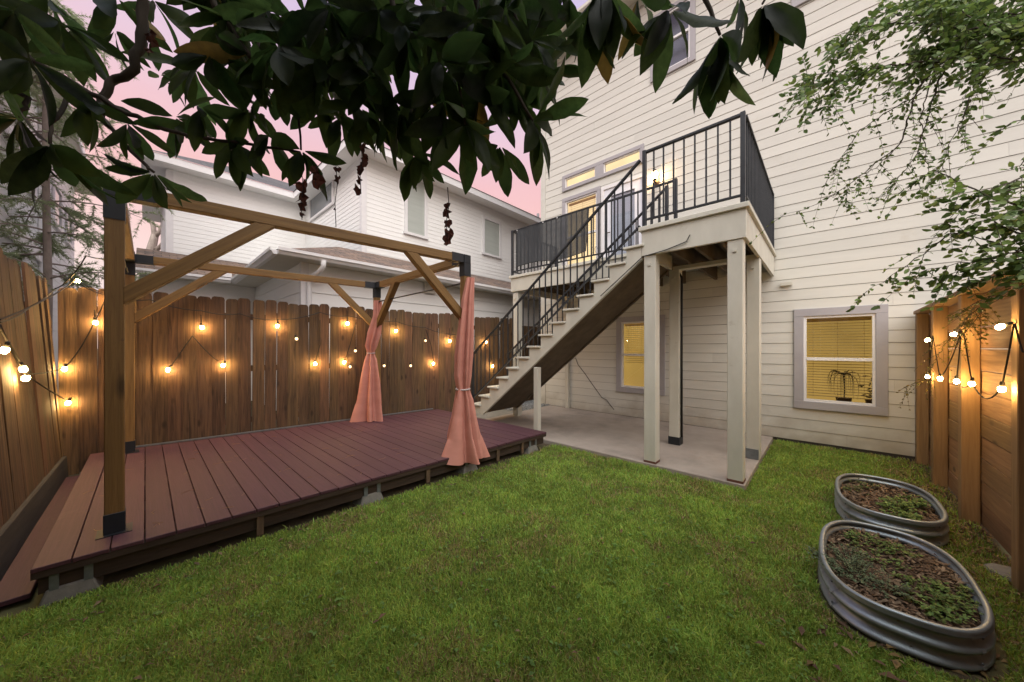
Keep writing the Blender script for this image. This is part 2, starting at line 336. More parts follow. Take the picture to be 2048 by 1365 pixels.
M_['pot'] = pmat('plant_pot', (.10,.06,.045), (.07,.04,.03), rough=.7)
def screenmat():
    m = bpy.data.materials.new('screen_mesh'); m.use_nodes = True; nt = m.node_tree; nt.nodes.clear(); L = nt.links.new
    o = N(nt, 'ShaderNodeOutputMaterial'); t = N(nt, 'ShaderNodeBsdfTransparent'); d = N(nt, 'ShaderNodeBsdfDiffuse'); d.inputs[0].default_value = (.06,.064,.07,1)
    tc = N(nt, 'ShaderNodeTexCoord'); nz = N(nt, 'ShaderNodeTexNoise'); nz.inputs['Scale'].default_value = 5; L(tc.outputs['Object'], nz.inputs['Vector'])
    mr = N(nt, 'ShaderNodeMapRange'); mr.inputs[3].default_value = .84; mr.inputs[4].default_value = .97; L(nz.outputs['Fac'], mr.inputs[0])
    ms = N(nt, 'ShaderNodeMixShader'); L(mr.outputs[0], ms.inputs[0]); L(t.outputs[0], ms.inputs[1]); L(d.outputs[0], ms.inputs[2]); L(ms.outputs[0], o.inputs[0]); return m
M_['screen'] = screenmat()

def frame_between(p, q, up=Vector((0,0,1))):
    p = Vector(p); q = Vector(q); z = (q-p).normalized(); x = up.cross(z)
    if x.length < 1e-4: x = Vector((1,0,0))
    x.normalize(); y = z.cross(x)
    M = Matrix((x, y, z)).transposed().to_4x4(); M.translation = p
    return M, (q-p).length
def lbeam(name, p, q, w, h, m, parent, up=Vector((0,0,1)), bevel=.004, label=None):
    """straight timber, length along local z: w across, h along 'up'"""
    M, L = frame_between(p, q, up)
    return part(name, MB().box((-w/2,-h/2,0), (w/2,h/2,L)), m, parent, M, label, bevel=bevel)

# ================================================================== GROUND
WALLY = 6.83          # rear wall of the house
SLAB = .08; GZ = .03
n = 90
xs = np.linspace(-7, 4, n); ys = np.linspace(-3.5, 8, n)
gv = []; gf = []
for j, y in enumerate(ys):
    for i, x in enumerate(xs):
        e = 0 if 0 < i < n-1 and 0 < j < n-1 else 1
        gv.append((x, y, GZ-.012+.018*mnoise.noise(Vector((x*.9, y*.9, 3)))*(1-e)-.03*e))
gf = [(j*n+i, j*n+i+1, (j+1)*n+i+1, (j+1)*n+i) for j in range(n-1) for i in range(n-1)]
struct('lawn_ground', npmesh('lawn_ground', gv, gf, True), M_['soil'], 'soil and thatch of the small back lawn')
struct('ground', MB().box((-900,-900,-.6), (900,900,-.03)), M_['soil'], 'open ground beyond the yard')

slab = MB(); slab.box((-5.0, 4.20, -.1), (-.614, WALLY-.03, SLAB))
struct('patio_slab', slab, M_['concrete'], 'worn beige concrete patio slab under the balcony', bevel=.008)

# ================================================================== BEIGE HOUSE
H = thing('beige_house', 'tall beige house with lap siding and lit windows', 'house', (-1.8, WALLY, 0))
HX0 = onY(1085, 696, WALLY).x; HX1 = 3.2; EAVE = 8.55
def wrect(u0, v0, v1, u1):
    a = onY(u0, v0, WALLY); b = onY(u0, v1, WALLY); c = onY(u1, v0, WALLY)
    return (a.x, c.x, b.z, a.z)           # x0,x1,z0,z1
R_win = wrect(1588, 620, 815, 1776)
L_win = wrect(1234, 636, 783, 1331)
T_win = wrect(1126, 355, 386, 1289)
S_win = wrect(1126, 400, 520, 1202)
S_win = (S_win[0], S_win[1], 3.15, S_win[3])
D_door = wrect(1204, 377, 520, 1292); D_door = (D_door[0], D_door[1], 2.98, D_door[3])
U_win = wrect(1302, 40, 168, 1392)
U_win2 = wrect(1583, -160, 22, 1700)
opens = [R_win, L_win, T_win, S_win, D_door, U_win, U_win2]
EXP = .166
def siding_piece(x0, x1, z0, z1, zr):
    # lap board: proud at its lower edge
    def pr(z): return .0135-(z-zr)/EXP*.006
    z1 = z1-.0055 if z1-z0 > .05 else z1
    mb = MB(); y0a = WALLY-pr(z0); y1a = WALLY-pr(z1)
    mb.hexa([(x0,y0a,z0),(x1,y0a,z0),(x1,WALLY,z0),(x0,WALLY,z0),(x0,y1a,z1),(x1,y1a,z1),(x1,WALLY,z1),(x0,WALLY,z1)])
    part('siding_board', mb, M_['siding'], H, Matrix.Translation((0, -random.uniform(0,.0022), 0)))
wallcore = MB()
row = 0; z = .08
while z < EAVE-.05:
    z1 = min(z+EXP, EAVE)
    # joints along this course
    cuts = [HX0+.11]
    x = HX0+.11+((row*1.37) % 3.2)+.5
    while x < HX1-.4: cuts.append(x); x += 4.88
    cuts.append(HX1)
    for a, b in zip(cuts[:-1], cuts[1:]):
        a2, b2 = a+.0007, b-.0007
        segs = [(a2, b2, z, z1)]
        for (ox0, ox1, oz0, oz1) in opens:
            i0, i1, k0, k1 = ox0+.03, ox1-.03, oz0+.03, oz1-.03
            new = []
            for (s0, s1, t0, t1) in segs:
                if s1 <= i0 or s0 >= i1 or t1 <= k0 or t0 >= k1: new.append((s0,s1,t0,t1)); continue
                if s0 < i0: new.append((s0, i0, t0, t1))
                if s1 > i1: new.append((i1, s1, t0, t1))
                m0, m1 = max(s0,i0), min(s1,i1)
                if t0 < k0: new.append((m0,m1,t0,k0))
                if t1 > k1: new.append((m0,m1,k1,t1))
            segs = new
        for s in segs:
            s = (s[0], s[1], s[2], s[3])
            if s[1]-s[0] > .01 and s[3]-s[2] > .01: siding_piece(*s, z)
    z += EXP; row += 1
# sheathing behind the boards, with the window openings left free, and the other walls
zs = sorted({.0, EAVE, *[o[2]+.03 for o in opens], *[o[3]-.03 for o in opens]})
for z0, z1 in zip(zs[:-1], zs[1:]):
    zm = (z0+z1)/2; xs_ = [HX0]
    for o in sorted(opens):
        if o[2]+.03 < zm < o[3]-.03: xs_ += [o[0]+.03, o[1]-.03]
    xs_.append(HX1)
    for a, b in zip(xs_[::2], xs_[1::2]): wallcore.box((a, WALLY+.001, z0), (b, WALLY+.08, z1))
wallcore.box((HX0, WALLY+.081, 0), (HX0+.12, WALLY+9, EAVE)); wallcore.box((HX1-.12, WALLY+.081, 0), (HX1, WALLY+9, EAVE)); wallcore.box((HX0+.121, WALLY+8.9, 0), (HX1-.121, WALLY+9, EAVE))
part('wall', wallcore, M_['gapshade'], H)
cb = MB().box((HX0-.03, WALLY-.034, .05), (HX0+.108, WALLY-.001, EAVE)); cb.box((HX0-.034, WALLY, .05), (HX0-.002, WALLY+.14, EAVE))
part('corner_board', cb, M_['siding'], H, bevel=.003)
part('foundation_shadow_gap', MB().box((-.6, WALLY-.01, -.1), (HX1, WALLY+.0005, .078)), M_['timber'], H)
sof = MB().box((HX0-.45, WALLY-.44, EAVE), (HX1+.4, WALLY+9.3, EAVE+.03)); part('soffit', sof, M_['soffit'], H)
part('frieze_board', MB().box((HX0-.035, WALLY-.045, EAVE-.15), (HX1, WALLY-.0255, EAVE-.002)), M_['cream'], H)
part('fascia', MB().box((HX0-.47, WALLY-.47, EAVE-.03), (HX1+.4, WALLY-.442, EAVE+.16)), M_['cream'], H)
gut = MB().prism([(HX0-.47, WALLY-.472, EAVE+.15), (HX0-.47, WALLY-.60, EAVE+.15), (HX0-.47, WALLY-.60, EAVE+.09), (HX0-.47, WALLY-.54, EAVE+.02), (HX0-.47, WALLY-.472, EAVE+.02)], (HX1-HX0+.87, 0, 0))
part('gutter', gut, M_['cream'], H)
rf = MB().add([(HX0-.47,WALLY-.45,EAVE+.17),(HX1+.4,WALLY-.45,EAVE+.17),(HX1+.4,WALLY+4.4,EAVE+2.4),(HX0-.47,WALLY+4.4,EAVE+2.4),(HX1+.4,WALLY+9.3,EAVE+.17),(HX0-.47,WALLY+9.3,EAVE+.17)], [(0,1,2,3),(3,2,4,5)])
part('roof', rf, M_['timber'], H)

def window(parent, r, pane_rects, room, blinds=True, sash=None, tw=.1, bottom=True, name='window', roomdepth=.55, nslat=.04):
    """r outer trim rect; pane_rects list of glass rects"""
    x0, x1, z0, z1 = r
    # trim around, butted, proud of the boards
    yo = WALLY-.042
    w = part(name, MB().box((x0, yo, z1-tw), (x1, WALLY-.0005, z1)), M_['trim'], parent, bevel=.003)
    part('side_casing', MB().box((x0, yo, z0+(tw if bottom else 0)), (x0+tw, WALLY-.0005, z1-tw-.001)), M_['trim'], w, bevel=.003)
    part('side_casing', MB().box((x1-tw, yo, z0+(tw if bottom else 0)), (x1, WALLY-.0005, z1-tw-.001)), M_['trim'], w, bevel=.003)
    if bottom: part('sill', MB().box((x0, yo-.004, z0), (x1, WALLY-.0005, z0+tw-.001)), M_['trim'], w, bevel=.003)
    return w
def glazing(w, a0, a1, b0, b1, room, blinds=True, rail=True, fw=.032, depth=.8, slatgap=.04, slat_lo=None):
    """white frame with glass filling a0..a1 x b0..b1, and what lies behind it"""
    f = MB(); y0, y1 = WALLY-.02, WALLY+.045
    f.box((a0,y0,b0),(a0+fw,y1,b1)); f.box((a1-fw,y0,b0),(a1,y1,b1)); f.box((a0+fw,y0,b1-fw),(a1-fw,y1,b1)); f.box((a0+fw,y0,b0),(a1-fw,y1,b0+fw))
    mid = (b0+b1)/2
    if rail: f.box((a0+fw+.001, y0-.006, mid-.022), (a1-fw-.001, y1-.004, mid+.022))
    part('sash', f, M_['white'], w)
    if rail:
        part('pane', MB().box((a0+fw, WALLY+.012, mid+.022), (a1-fw, WALLY+.016, b1-fw)), M_['glass'], w)
        part('pane', MB().box((a0+fw, WALLY+.004, b0+fw), (a1-fw, WALLY+.008, mid-.022)), M_['glass'], w)
    else:
        part('pane', MB().box((a0+fw, WALLY+.012, b0+fw), (a1-fw, WALLY+.016, b1-fw)), M_['glass'], w)
    if blinds:
        s = MB(); zz = b1-fw-.05
        s.box((a0+fw+.004, WALLY+.07, b1-fw-.05), (a1-fw-.004, WALLY+.11, b1-fw-.002))
        lo = slat_lo if slat_lo is not None else b0+fw+.02
        while zz > lo:
            s.hexa([(a0+fw+.008,WALLY+.070,zz),(a1-fw-.008,WALLY+.070,zz),(a1-fw-.008,WALLY+.090,zz+.006),(a0+fw+.008,WALLY+.090,zz+.006),
                    (a0+fw+.008,WALLY+.070,zz+.0025),(a1-fw-.008,WALLY+.070,zz+.0025),(a1-fw-.008,WALLY+.090,zz+.0085),(a0+fw+.008,WALLY+.090,zz+.0085)])
            zz -= slatgap
        for t in (.14, .5, .86):
            xx = a0+(a1-a0)*t; s.box((xx-.002, WALLY+.066, lo), (xx+.002, WALLY+.069, b1-fw))
        part('blind', s, M_['slat'], w, kind='stuff')
    # the room seen behind
    part('room_wall', MB().add([(a0-.9,WALLY+depth,b0-.6),(a1+.9,WALLY+depth,b0-.6),(a1+.9,WALLY+depth,b1+.6),(a0-.9,WALLY+depth,b1+.6)], [(0,1,2,3)]), room, w)

# lower right window with its lit room and plants
w = window(H, R_win, None, None, tw=.115)
glazing(w, R_win[0]+.115, R_win[1]-.115, R_win[2]+.115, R_win[3]-.115, M_['room_low'])
w1 = w
w = window(H, L_win, None, None, tw=.105)
glazing(w, L_win[0]+.105, L_win[1]-.105, L_win[2]+.105, L_win[3]-.105, M_['room_low'], slat_lo=(L_win[2]+L_win[3])/2-.2)
ax0, ax1 = L_win[0]+.6, L_win[0]+1.05
part('lit_doorway', MB().add([(ax0,WALLY+.78,L_win[2]+.45),(ax1,WALLY+.78,L_win[2]+.45),(ax1,WALLY+.78,L_win[3]-.2),(ax0,WALLY+.78,L_win[3]-.2)], [(0,1,2,3)]), M_['room_bright'], w)
w = window(H, T_win, None, None, tw=.075)
tm = onY(1200, 350, WALLY).x
part('mullion', MB().box((tm-.1, WALLY-.04, T_win[2]+.076), (tm+.1, WALLY-.001, T_win[3]-.076)), M_['trim'], w)
glazing(w, T_win[0]+.075, tm-.1, T_win[2]+.075, T_win[3]-.075, M_['room_high'], blinds=False, rail=False, fw=.02)
glazing(w, tm+.1, T_win[1]-.075, T_win[2]+.075, T_win[3]-.075, M_['room_high'], blinds=False, rail=False, fw=.02)
w = window(H, S_win, None, None, tw=.085)
glazing(w, S_win[0]+.085, S_win[1]-.085, S_win[2]+.085, S_win[3]-.085, M_['room_high'], slatgap=.05)
for r in (U_win, U_win2):
    w = window(H, r, None, None, tw=.09)
    glazing(w, r[0]+.09, r[1]-.09, r[2]+.09, r[3]-.09, M_['glass_grey'], blinds=False, depth=.2)
# glazed back door
d0, d1, dz0, dz1 = D_door
dr = part('door_casing', MB().box((d0,WALLY-.04,dz1-.07),(d1,WALLY-.0005,dz1)).box((d0,WALLY-.04,dz0),(d0+.06,WALLY-.0005,dz1-.071)).box((d1-.06,WALLY-.04,dz0),(d1,WALLY-.0005,dz1-.071)), M_['white'], H)
dd = MB(); g0, g1, h0, h1 = d0+.2, d1-.2, dz0+.28, dz1-.22
dd.box((d0+.061,WALLY-.015,dz0+.02),(g0,WALLY+.03,dz1-.072)); dd.box((g1,WALLY-.015,dz0+.02),(d1-.061,WALLY+.03,dz1-.072))
dd.box((g0+.0005,WALLY-.015,dz0+.02),(g1-.0005,WALLY+.03,h0)); dd.box((g0+.0005,WALLY-.015,h1),(g1-.0005,WALLY+.03,dz1-.072))
DO = part('door', dd, M_['door'], H, label='white half glazed back door')
part('glazing_bead', MB().box((g0,WALLY-.022,h0),(g0+.025,WALLY-.016,h1)).box((g1-.025,WALLY-.022,h0),(g1,WALLY-.016,h1)).box((g0+.026,WALLY-.022,h1-.025),(g1-.026,WALLY-.016,h1)).box((g0+.026,WALLY-.022,h0),(g1-.026,WALLY-.016,h0+.025)), M_['door'], DO)
part('pane', MB().box((g0,WALLY+.004,h0),(g1,WALLY+.008,h1)), M_['glass'], DO)
part('door_blind', MB().box((g0,WALLY+.012,h0),(g1,WALLY+.02,h1)), M_['doorblind'], DO)
part('handle', MB().tube([(d0+.13,WALLY-.015,dz0+1.0),(d0+.13,WALLY-.06,dz0+1.0),(d0+.22,WALLY-.06,dz0+1.0)], .011, 8), M_['brass'], DO)
part('vent_cap', MB().box((-.52,WALLY-.07,2.47),(-.38,WALLY-.026,2.52)), M_['cream'], H)
# stray cable on the wall
cbp = [onY(u, v, WALLY-.03) for u, v in ((1151,716),(1156,730),(1170,748),(1186,771),(1204,796),(1213,800),(1221,811),(1228,820))]
tag(part('loose_cable', MB().tube(cbp, .006, 5), M_['cable']), 'thin loose cable slanting down the beige wall under the stairs', 'cable')
# conduit / downpipe strip against the wall under the stairs
p0 = onY(1134, 818, WALLY-.09)
tag(part('drain_pipe', MB().box((p0.x-.04, WALLY-.115, SLAB), (p0.x+.04, WALLY-.03, 2.62)), M_['cream'], bevel=.006), 'square tan drain pipe on the wall behind the staircase', 'pipe')
# indoor plants behind the lower right window
def indoor_palm(px, label):
    base = Vector((px, WALLY+.30, R_win[2]+.10)); t = thing('house_plant', label, 'plant', base)
    part('pot', MB().lathe([(.07,0),(.09,.12),(.085,.12)], base-Vector((0,0,.05)), 12), M_['pot'], t)
    part('stem', MB().tube([base, base+Vector((.01,0,.2)), base+Vector((0,0,.42))], .008, 6), M_['plantdark'], t)
    lf = MB(); rr = random.Random(3)
    for k in range(20):
        a = 2*PI*k/20+rr.uniform(-.2,.2); L = rr.uniform(.10, .25); top = base+Vector((0,0,.42)); pts = []; dr_ = rr.uniform(.16,.42); ri = rr.uniform(.04,.13)
        for i in range(7):
            s = i/6; pts.append(top+Vector((math.cos(a)*L*math.sin(s*2.0)*.95, math.sin(a)*L*.5*s, ri*math.sin(s*PI*.8)-dr_*s*s)))
        lf.tube(pts, [.005,.005,.0045,.004,.003,.002,.001], 4)
    part('fronds', lf, M_['plantdark'], t, kind='stuff')
def indoor_bush(px, label):
    base = Vector((px, WALLY+.32, R_win[2]+.06)); t = thing('house_plant', label, 'plant', base)
    part('pot', MB().lathe([(.10,0),(.13,.16),(.12,.16)], base-Vector((0,0,.05)), 14), M_['pot'], t)
    lf = MB(); rr = random.Random(5)
    for k in range(60):
        p = base+Vector((rr.gauss(0,.07), rr.gauss(0,.05), .12+abs(rr.gauss(.1,.17)))); a = rr.uniform(0,6.28); L = rr.uniform(.03,.07)
        d1_ = Vector((math.cos(a), .3*math.sin(a), rr.uniform(-.5,.6)))*L; d2_ = Vector((-math.sin(a)*.4, .2, .5))*L*.5
        lf.add([p-d1_, p+d2_, p+d1_, p-d2_], [(0,1,2,3)])
    part('foliage', lf, M_['plantdark'], t, kind='stuff')
indoor_palm((R_win[0]+R_win[1])/2+.07, 'drooping spindly house plant seen through the lower right window')
indoor_bush((R_win[0]+R_win[1])/2+.42, 'bushy house plant at the right side of the lower right window')

# wall lantern by the door
lp = onY(1310, 352, WALLY-.1); LT = thing('wall_lantern', 'lit wall lantern beside the back door on the balcony', 'lantern', lp)
part('back_plate', MB().box((lp.x-.05,WALLY-.045,lp.z-.16),(lp.x+.05,WALLY-.026,lp.z+.06)), M_['brass'], LT)
part('arm', MB().tube([(lp.x,WALLY-.04,lp.z-.1),(lp.x,WALLY-.1,lp.z-.12),(lp.x,WALLY-.12,lp.z-.08)], .01, 8), M_['brass'], LT)
part('lamp_glass', MB().lathe([(.035,-.075),(.06,.02),(.052,.05),(.02,.06)], (lp.x,WALLY-.12,lp.z), 10), M_['lantern'], LT)
part('cap', MB().lathe([(.07,.061),(.03,.10),(.01,.13)], (lp.x,WALLY-.12,lp.z), 10), M_['brass'], LT)
part('gallery', MB().lathe([(.02,-.10),(.045,-.085),(.04,-.076)], (lp.x,WALLY-.12,lp.z), 10), M_['brass'], LT)

# ================================================================== BALCONY
FZ = 3.0; BY = 5.2; LY = 4.2; LX0, LX1 = -1.685, -.60; BX0 = onZ(1022, 553, FZ).x
B = thing('balcony', 'raised beige timber balcony with landing and black iron railing', 'balcony', (-1.2, 5.3, SLAB))
def bpost(x, y, z1, w=.142, base=None, label=None):
    p = lbeam('post', (x,y,SLAB+.001), (x,y,z1), w, w, M_['cream'], B, up=Vector((0,1,0)), bevel=.006, label=label)
    if base == 'black': part('post_base', MB().box((x-w/2-.008,y-w/2-.008,SLAB+.002),(x+w/2+.008,y+w/2+.008,SLAB+.115)), M_['bracket'], p)
    elif base == 'plate': part('post_base', MB().box((x-w/2-.014,y-w/2-.012,SLAB+.004),(x-w/2-.001,y+w/2-.02,SLAB+.13)).box((x-w/2-.012,y-w/2-.016,SLAB+.004),(x+w/2-.012,y-w/2-.004,SLAB+.13)), M_['galv'], p)
    elif base == 'shoe': part('post_base', MB().box((x-w/2-.003,y-w/2-.003,SLAB+.002),(x+w/2+.003,y+w/2+.003,SLAB+.028)), M_['rust'], p)
    part('bolt_cover', MB().box((x-.02,y-w/2-.014,z1-.13),(x+.015,y-w/2-.001,z1-.10)), M_['cream'], p)
    return p
PT = FZ-.36
bpost(-.70, 4.285, PT, base='shoe', label='front right balcony post at the slab corner'); bpost(-1.59, 4.285, PT, base='shoe')
bpost(-1.63, 5.33, PT, base='black'); bpost(-.68, 5.33, PT, base='plate'); bpost(BX0+.10, 5.30, PT)
pcon = [(-1.63+.092,5.30,SLAB+.12),(-1.63+.092,5.30,1.2),(-1.63+.094,5.30,PT-.12),(-1.6,5.30,PT+.02),(-1.45,5.30,PT+.06)]
tag(part('conduit', MB().tube(pcon, .016, 8), M_['cable'], smooth=True), 'black conduit running up the inner balcony post', 'conduit')
# rims (fascias) and nosing caps, butted at the corners
RT0 = FZ-.36
part('rim_board', MB().box((LX0, LY, RT0), (LX1, LY+.038, FZ-.055)), M_['cream'], B, bevel=.004)
part('rim_board', MB().box((LX1-.038, LY+.039, RT0), (LX1, WALLY-.03, FZ-.055)), M_['cream'], B, bevel=.004)
part('rim_board', MB().box((LX0, LY+.039, RT0), (LX0+.038, BY+.037, FZ-.055)), M_['cream'], B, bevel=.004)
part('rim_board', MB().box((BX0, BY, RT0+.03), (LX0-.001, BY+.038, FZ-.055)), M_['cream'], B, bevel=.004)
part('rim_board', MB().box((BX0, BY+.039, RT0+.03), (BX0+.038, WALLY-.03, FZ-.055)), M_['cream'], B, bevel=.004)
part('nosing', MB().box((LX0-.03, LY-.03, FZ-.054), (LX1+.03, LY+.05, FZ)), M_['cream'], B, bevel=.005)
part('nosing', MB().box((LX1-.05, LY+.051, FZ-.054), (LX1+.03, WALLY-.03, FZ)), M_['cream'], B, bevel=.005)
part('nosing', MB().box((BX0-.03, BY-.03, FZ-.054), (LX0-.031, BY+.05, FZ)), M_['cream'], B, bevel=.005)
part('nosing', MB().box((BX0-.03, BY+.051, FZ-.054), (BX0+.05, WALLY-.03, FZ)), M_['cream'], B, bevel=.005)
for k in range(3):
    x = LX0+.26+k*.27; part('joist', MB().box((x,LY+.04,RT0+.05),(x+.038,WALLY-.04,FZ-.056)), M_['undershade'], B)
x = BX0+.45
while x < LX0-.2:
    part('joist', MB().box((x,BY+.04,RT0+.05),(x+.038,WALLY-.04,FZ-.056)), M_['undershade'], B); x += .41
part('beam', MB().box((LX0+.04, 5.26, RT0-.001), (LX1-.04, 5.40, RT0+.049)), M_['cream'], B)
nb = 0; y = LY+.052
while y < WALLY-.12:
    xa = LX0-.028 if y < BY+.05 else BX0+.052
    part('floor_board', MB().box((xa, y, FZ-.055), (LX1-.052, y+.136, FZ-.008)), M_['undershade'], B); y += .142

def rail_run(parent, p, q, hgt=.93, low=.09, spacing=.115, post0=True, post1=True, slope=False, bw=.016, name='railing', extra_post=None):
    """iron railing from p to q (floor points); balusters are sub-parts"""
    p = Vector(p); q = Vector(q); up = Vector((0,0,1)); 
    r = part('top_rail', MB().beam(p+up*hgt, q+up*hgt, .042, .022), M_['iron'], parent)
    part('bottom_rail', MB().beam(p+up*low, q+up*low, .032, .02), M_['iron'], r)
    L = (Vector((q.x,q.y,0))-Vector((p.x,p.y,0))).length; k = max(2, round(L/spacing))
    zl = abs(q.z-p.z)/max(L,1e-6)
    bme = MB().box((-bw/2,-bw/2,0), (bw/2,bw/2,hgt-low-.03)).mesh('baluster')
    for i in range(1, k):
        a = p.lerp(q, i/k); part('baluster', bme, M_['iron'], r, Matrix.Translation(a+up*(low+.015)))
    pm = MB().box((-.022,-.022,0), (.022,.022,hgt+.02)).mesh('rail_post', .002)
    if post0: part('rail_post', pm, M_['iron'], r, Matrix.Translation(p+up*.001))
    if post1: part('rail_post', pm, M_['iron'], r, Matrix.Translation(q+up*.001))
    return r
ry = LY+.02
rail_run(B, (LX0+.03, ry, FZ), (LX1-.03, ry, FZ), spacing=.118)
rail_run(B, (LX1-.02, ry+.05, FZ), (LX1-.02, WALLY-.06, FZ), spacing=.105, post0=False)
rail_run(B, (BX0+.03, BY+.02, FZ), (LX0+.09, BY+.02, FZ), spacing=.112)
rail_run(B, (BX0+.03, BY+.06, FZ), (BX0+.03, WALLY-.06, FZ), spacing=.115, post0=False)
# small iron scrolls on the low part of the balcony rail
sc = MB()
for cx_ in (-3.55, -3.32, -2.9):
    for s in (-1, 1):
        sc = MB().tube([(cx_+s*(.035+.03*math.cos(t)*(1-t/9)), BY-.0, FZ+.17+.05*math.sin(t)) for t in np.linspace(0, 5.2, 12)], .004, 4)
        part('scroll_ornament', sc, M_['iron'], B)
# privacy screen tied on the rail
def screen():
    a = onY(1034, 462, BY-.02); b = onY(1178, 415, BY-.02); nx, nz = 26, 10; vs = []; fs = []
    for j in range(nz):
        for i in range(nx):
            s = i/(nx-1); t = j/(nz-1)
            x = a.x+(b.x-a.x)*s - .07*t*s; zt = FZ+.915; zb = FZ+.16+.03*math.sin(s*7)
            vs.append((x, BY-.012-.006*math.sin(s*40)-.012*math.sin(s*9+t*3), zt+(zb-zt)*t))
    for j in range(nz-1):
        for i in range(nx-1): fs.append((j*nx+i, j*nx+i+1, (j+1)*nx+i+1, (j+1)*nx+i))
    t_ = thing('privacy_screen', 'dark mesh privacy screen tied to the left balcony railing', 'screen', (a.x, BY, FZ))
    part('mesh_fabric', npmesh('mesh_fabric', vs, fs), M_['screen'], t_)
    hem = MB().tube([Vector(vs[i]) for i in range(nx)], .006, 5).tube([Vector(vs[(nz-1)*nx+i]) for i in range(nx)], .006, 5).tube([Vector(vs[j*nx+nx-1]) for j in range(nz)], .006, 5)
    part('hem', hem, M_['cable'], t_)
    for i in (0, 5, 10, 15):
        part('zip_tie', MB().box((vs[i][0]-.008,BY-.022,FZ+.90),(vs[i][0]+.008,BY-.014,FZ+.92)), M_['white'], t_)
screen()
wc = [(LX0-.55,LY-.02,2.2),(LX0-.25,LY-.025,2.42),(LX0+.02,LY-.012,RT0-.01),(LX0+.3,LY-.012,RT0+.02),(LX0+.52,LY-.014,RT0+.07),(LX0+.56,LY-.016,RT0+.14)]
tag(part('loose_cable', MB().tube(wc, .006, 5), M_['cable']), 'thin black cable stapled along the front rim of the balcony landing', 'cable')

# ================================================================== STAIRCASE
ST = thing('staircase', 'beige timber staircase with black iron handrails rising to the balcony', 'staircase', (-4.9, 4.7, .27))
RISE, RUN, Z1_, X1_ = .18, .232, .45, -4.915
NT = 14
for s, yy in ((0, LY), (1, BY-.06)):
    # cut stringer: a column under every tread down to the straight lower edge
    m = MB(); x_lo, z_lo, x_hi, z_hi = X1_+.30, .275, LX0-.002, FZ-.40
    low = lambda x: max(.275, z_lo+(z_hi-z_lo)*(x-x_lo)/(x_hi-x_lo))
    for k in range(NT):
        xa = X1_+RUN*k+.02; xb = xa+RUN if k < NT-1 else LX0-.002; zt = Z1_+RISE*k-.0305
        cuts_ = [xa, x_lo, xb] if xa < x_lo < xb else [xa, xb]
        for c0, c1 in zip(cuts_[:-1], cuts_[1:]):
            m.hexa([(c0,yy,low(c0)),(c1,yy,low(c1)),(c1,yy+.05,low(c1)),(c0,yy+.05,low(c0)),(c0,yy,zt),(c1,yy,zt),(c1,yy+.05,zt),(c0,yy+.05,zt)])
    part('stringer', m, M_['cream'] if s == 0 else M_['undershade'], ST)
for k in range(NT):
    xx = X1_+RUN*k; zt = Z1_+RISE*k
    part('tread', MB().box((xx-.02, LY-.028, zt-.03), (xx+RUN+.015, BY-.005, zt)), M_['cream'], ST, bevel=.005)
    part('riser', MB().box((xx+.022, LY+.051, zt-RISE+.001), (xx+.036, BY-.062, zt-.031)), M_['cream'], ST)
for yy in (LY-.005, BY-.04):
    p = Vector((X1_+.03, yy, Z1_-.0)); q = Vector((X1_+RUN*(NT-1)+.2, yy, Z1_+RISE*(NT-1)+.13))
    rail_run(ST, p, q, hgt=.92, low=.10, spacing=.112, post0=True, post1=(yy > 5))
part('stair_soffit', MB().hexa([(x_lo,LY+.051,.30),(x_hi,LY+.051,z_hi+.03),(x_hi,BY-.061,z_hi+.03),(x_lo,BY-.061,.30),(x_lo,LY+.051,.315),(x_hi,LY+.051,z_hi+.045),(x_hi,BY-.061,z_hi+.045),(x_lo,BY-.061,.315)]), M_['undershade'], ST)
lbeam('support_post', (-3.36, LY+.025, SLAB), (-3.36, LY+.025, 1.19), .085, .085, M_['cream'], ST, up=Vector((0,1,0)))
sc = MB()
for k in range(1, NT): 
    xx = X1_+RUN*k; sc.lathe([(.008,-.012),(.012,0),(.004,.006)], (xx-.015, LY-.03, Z1_+RISE*k-.028), 6)
part('bracket_bolts', sc, M_['iron'], ST, kind='stuff')

# ================================================================== FENCES
def picket_mesh(w, h, t=.018, seed=0):
    r = random.Random(seed); c = .032; j = lambda a: r.uniform(-a, a)
    poly = [(-w/2,0,0),(w/2,0,0),(w/2+j(.002),0,h-c*1.3),(w/2-c*.35,0,h-c*.35),(w/2-c,0,h+j(.004)),(-w/2+c,0,h+j(.004)),(-w/2+c*.35,0,h-c*.35),(-w/2+j(.002),0,h-c*1.3)]
    return MB().prism([Vector(p) for p in poly], (0, t, 0)).mesh('picket')
PICK = [picket_mesh(.140+.003*(k % 3), 2.2, seed=k) for k in range(8)]
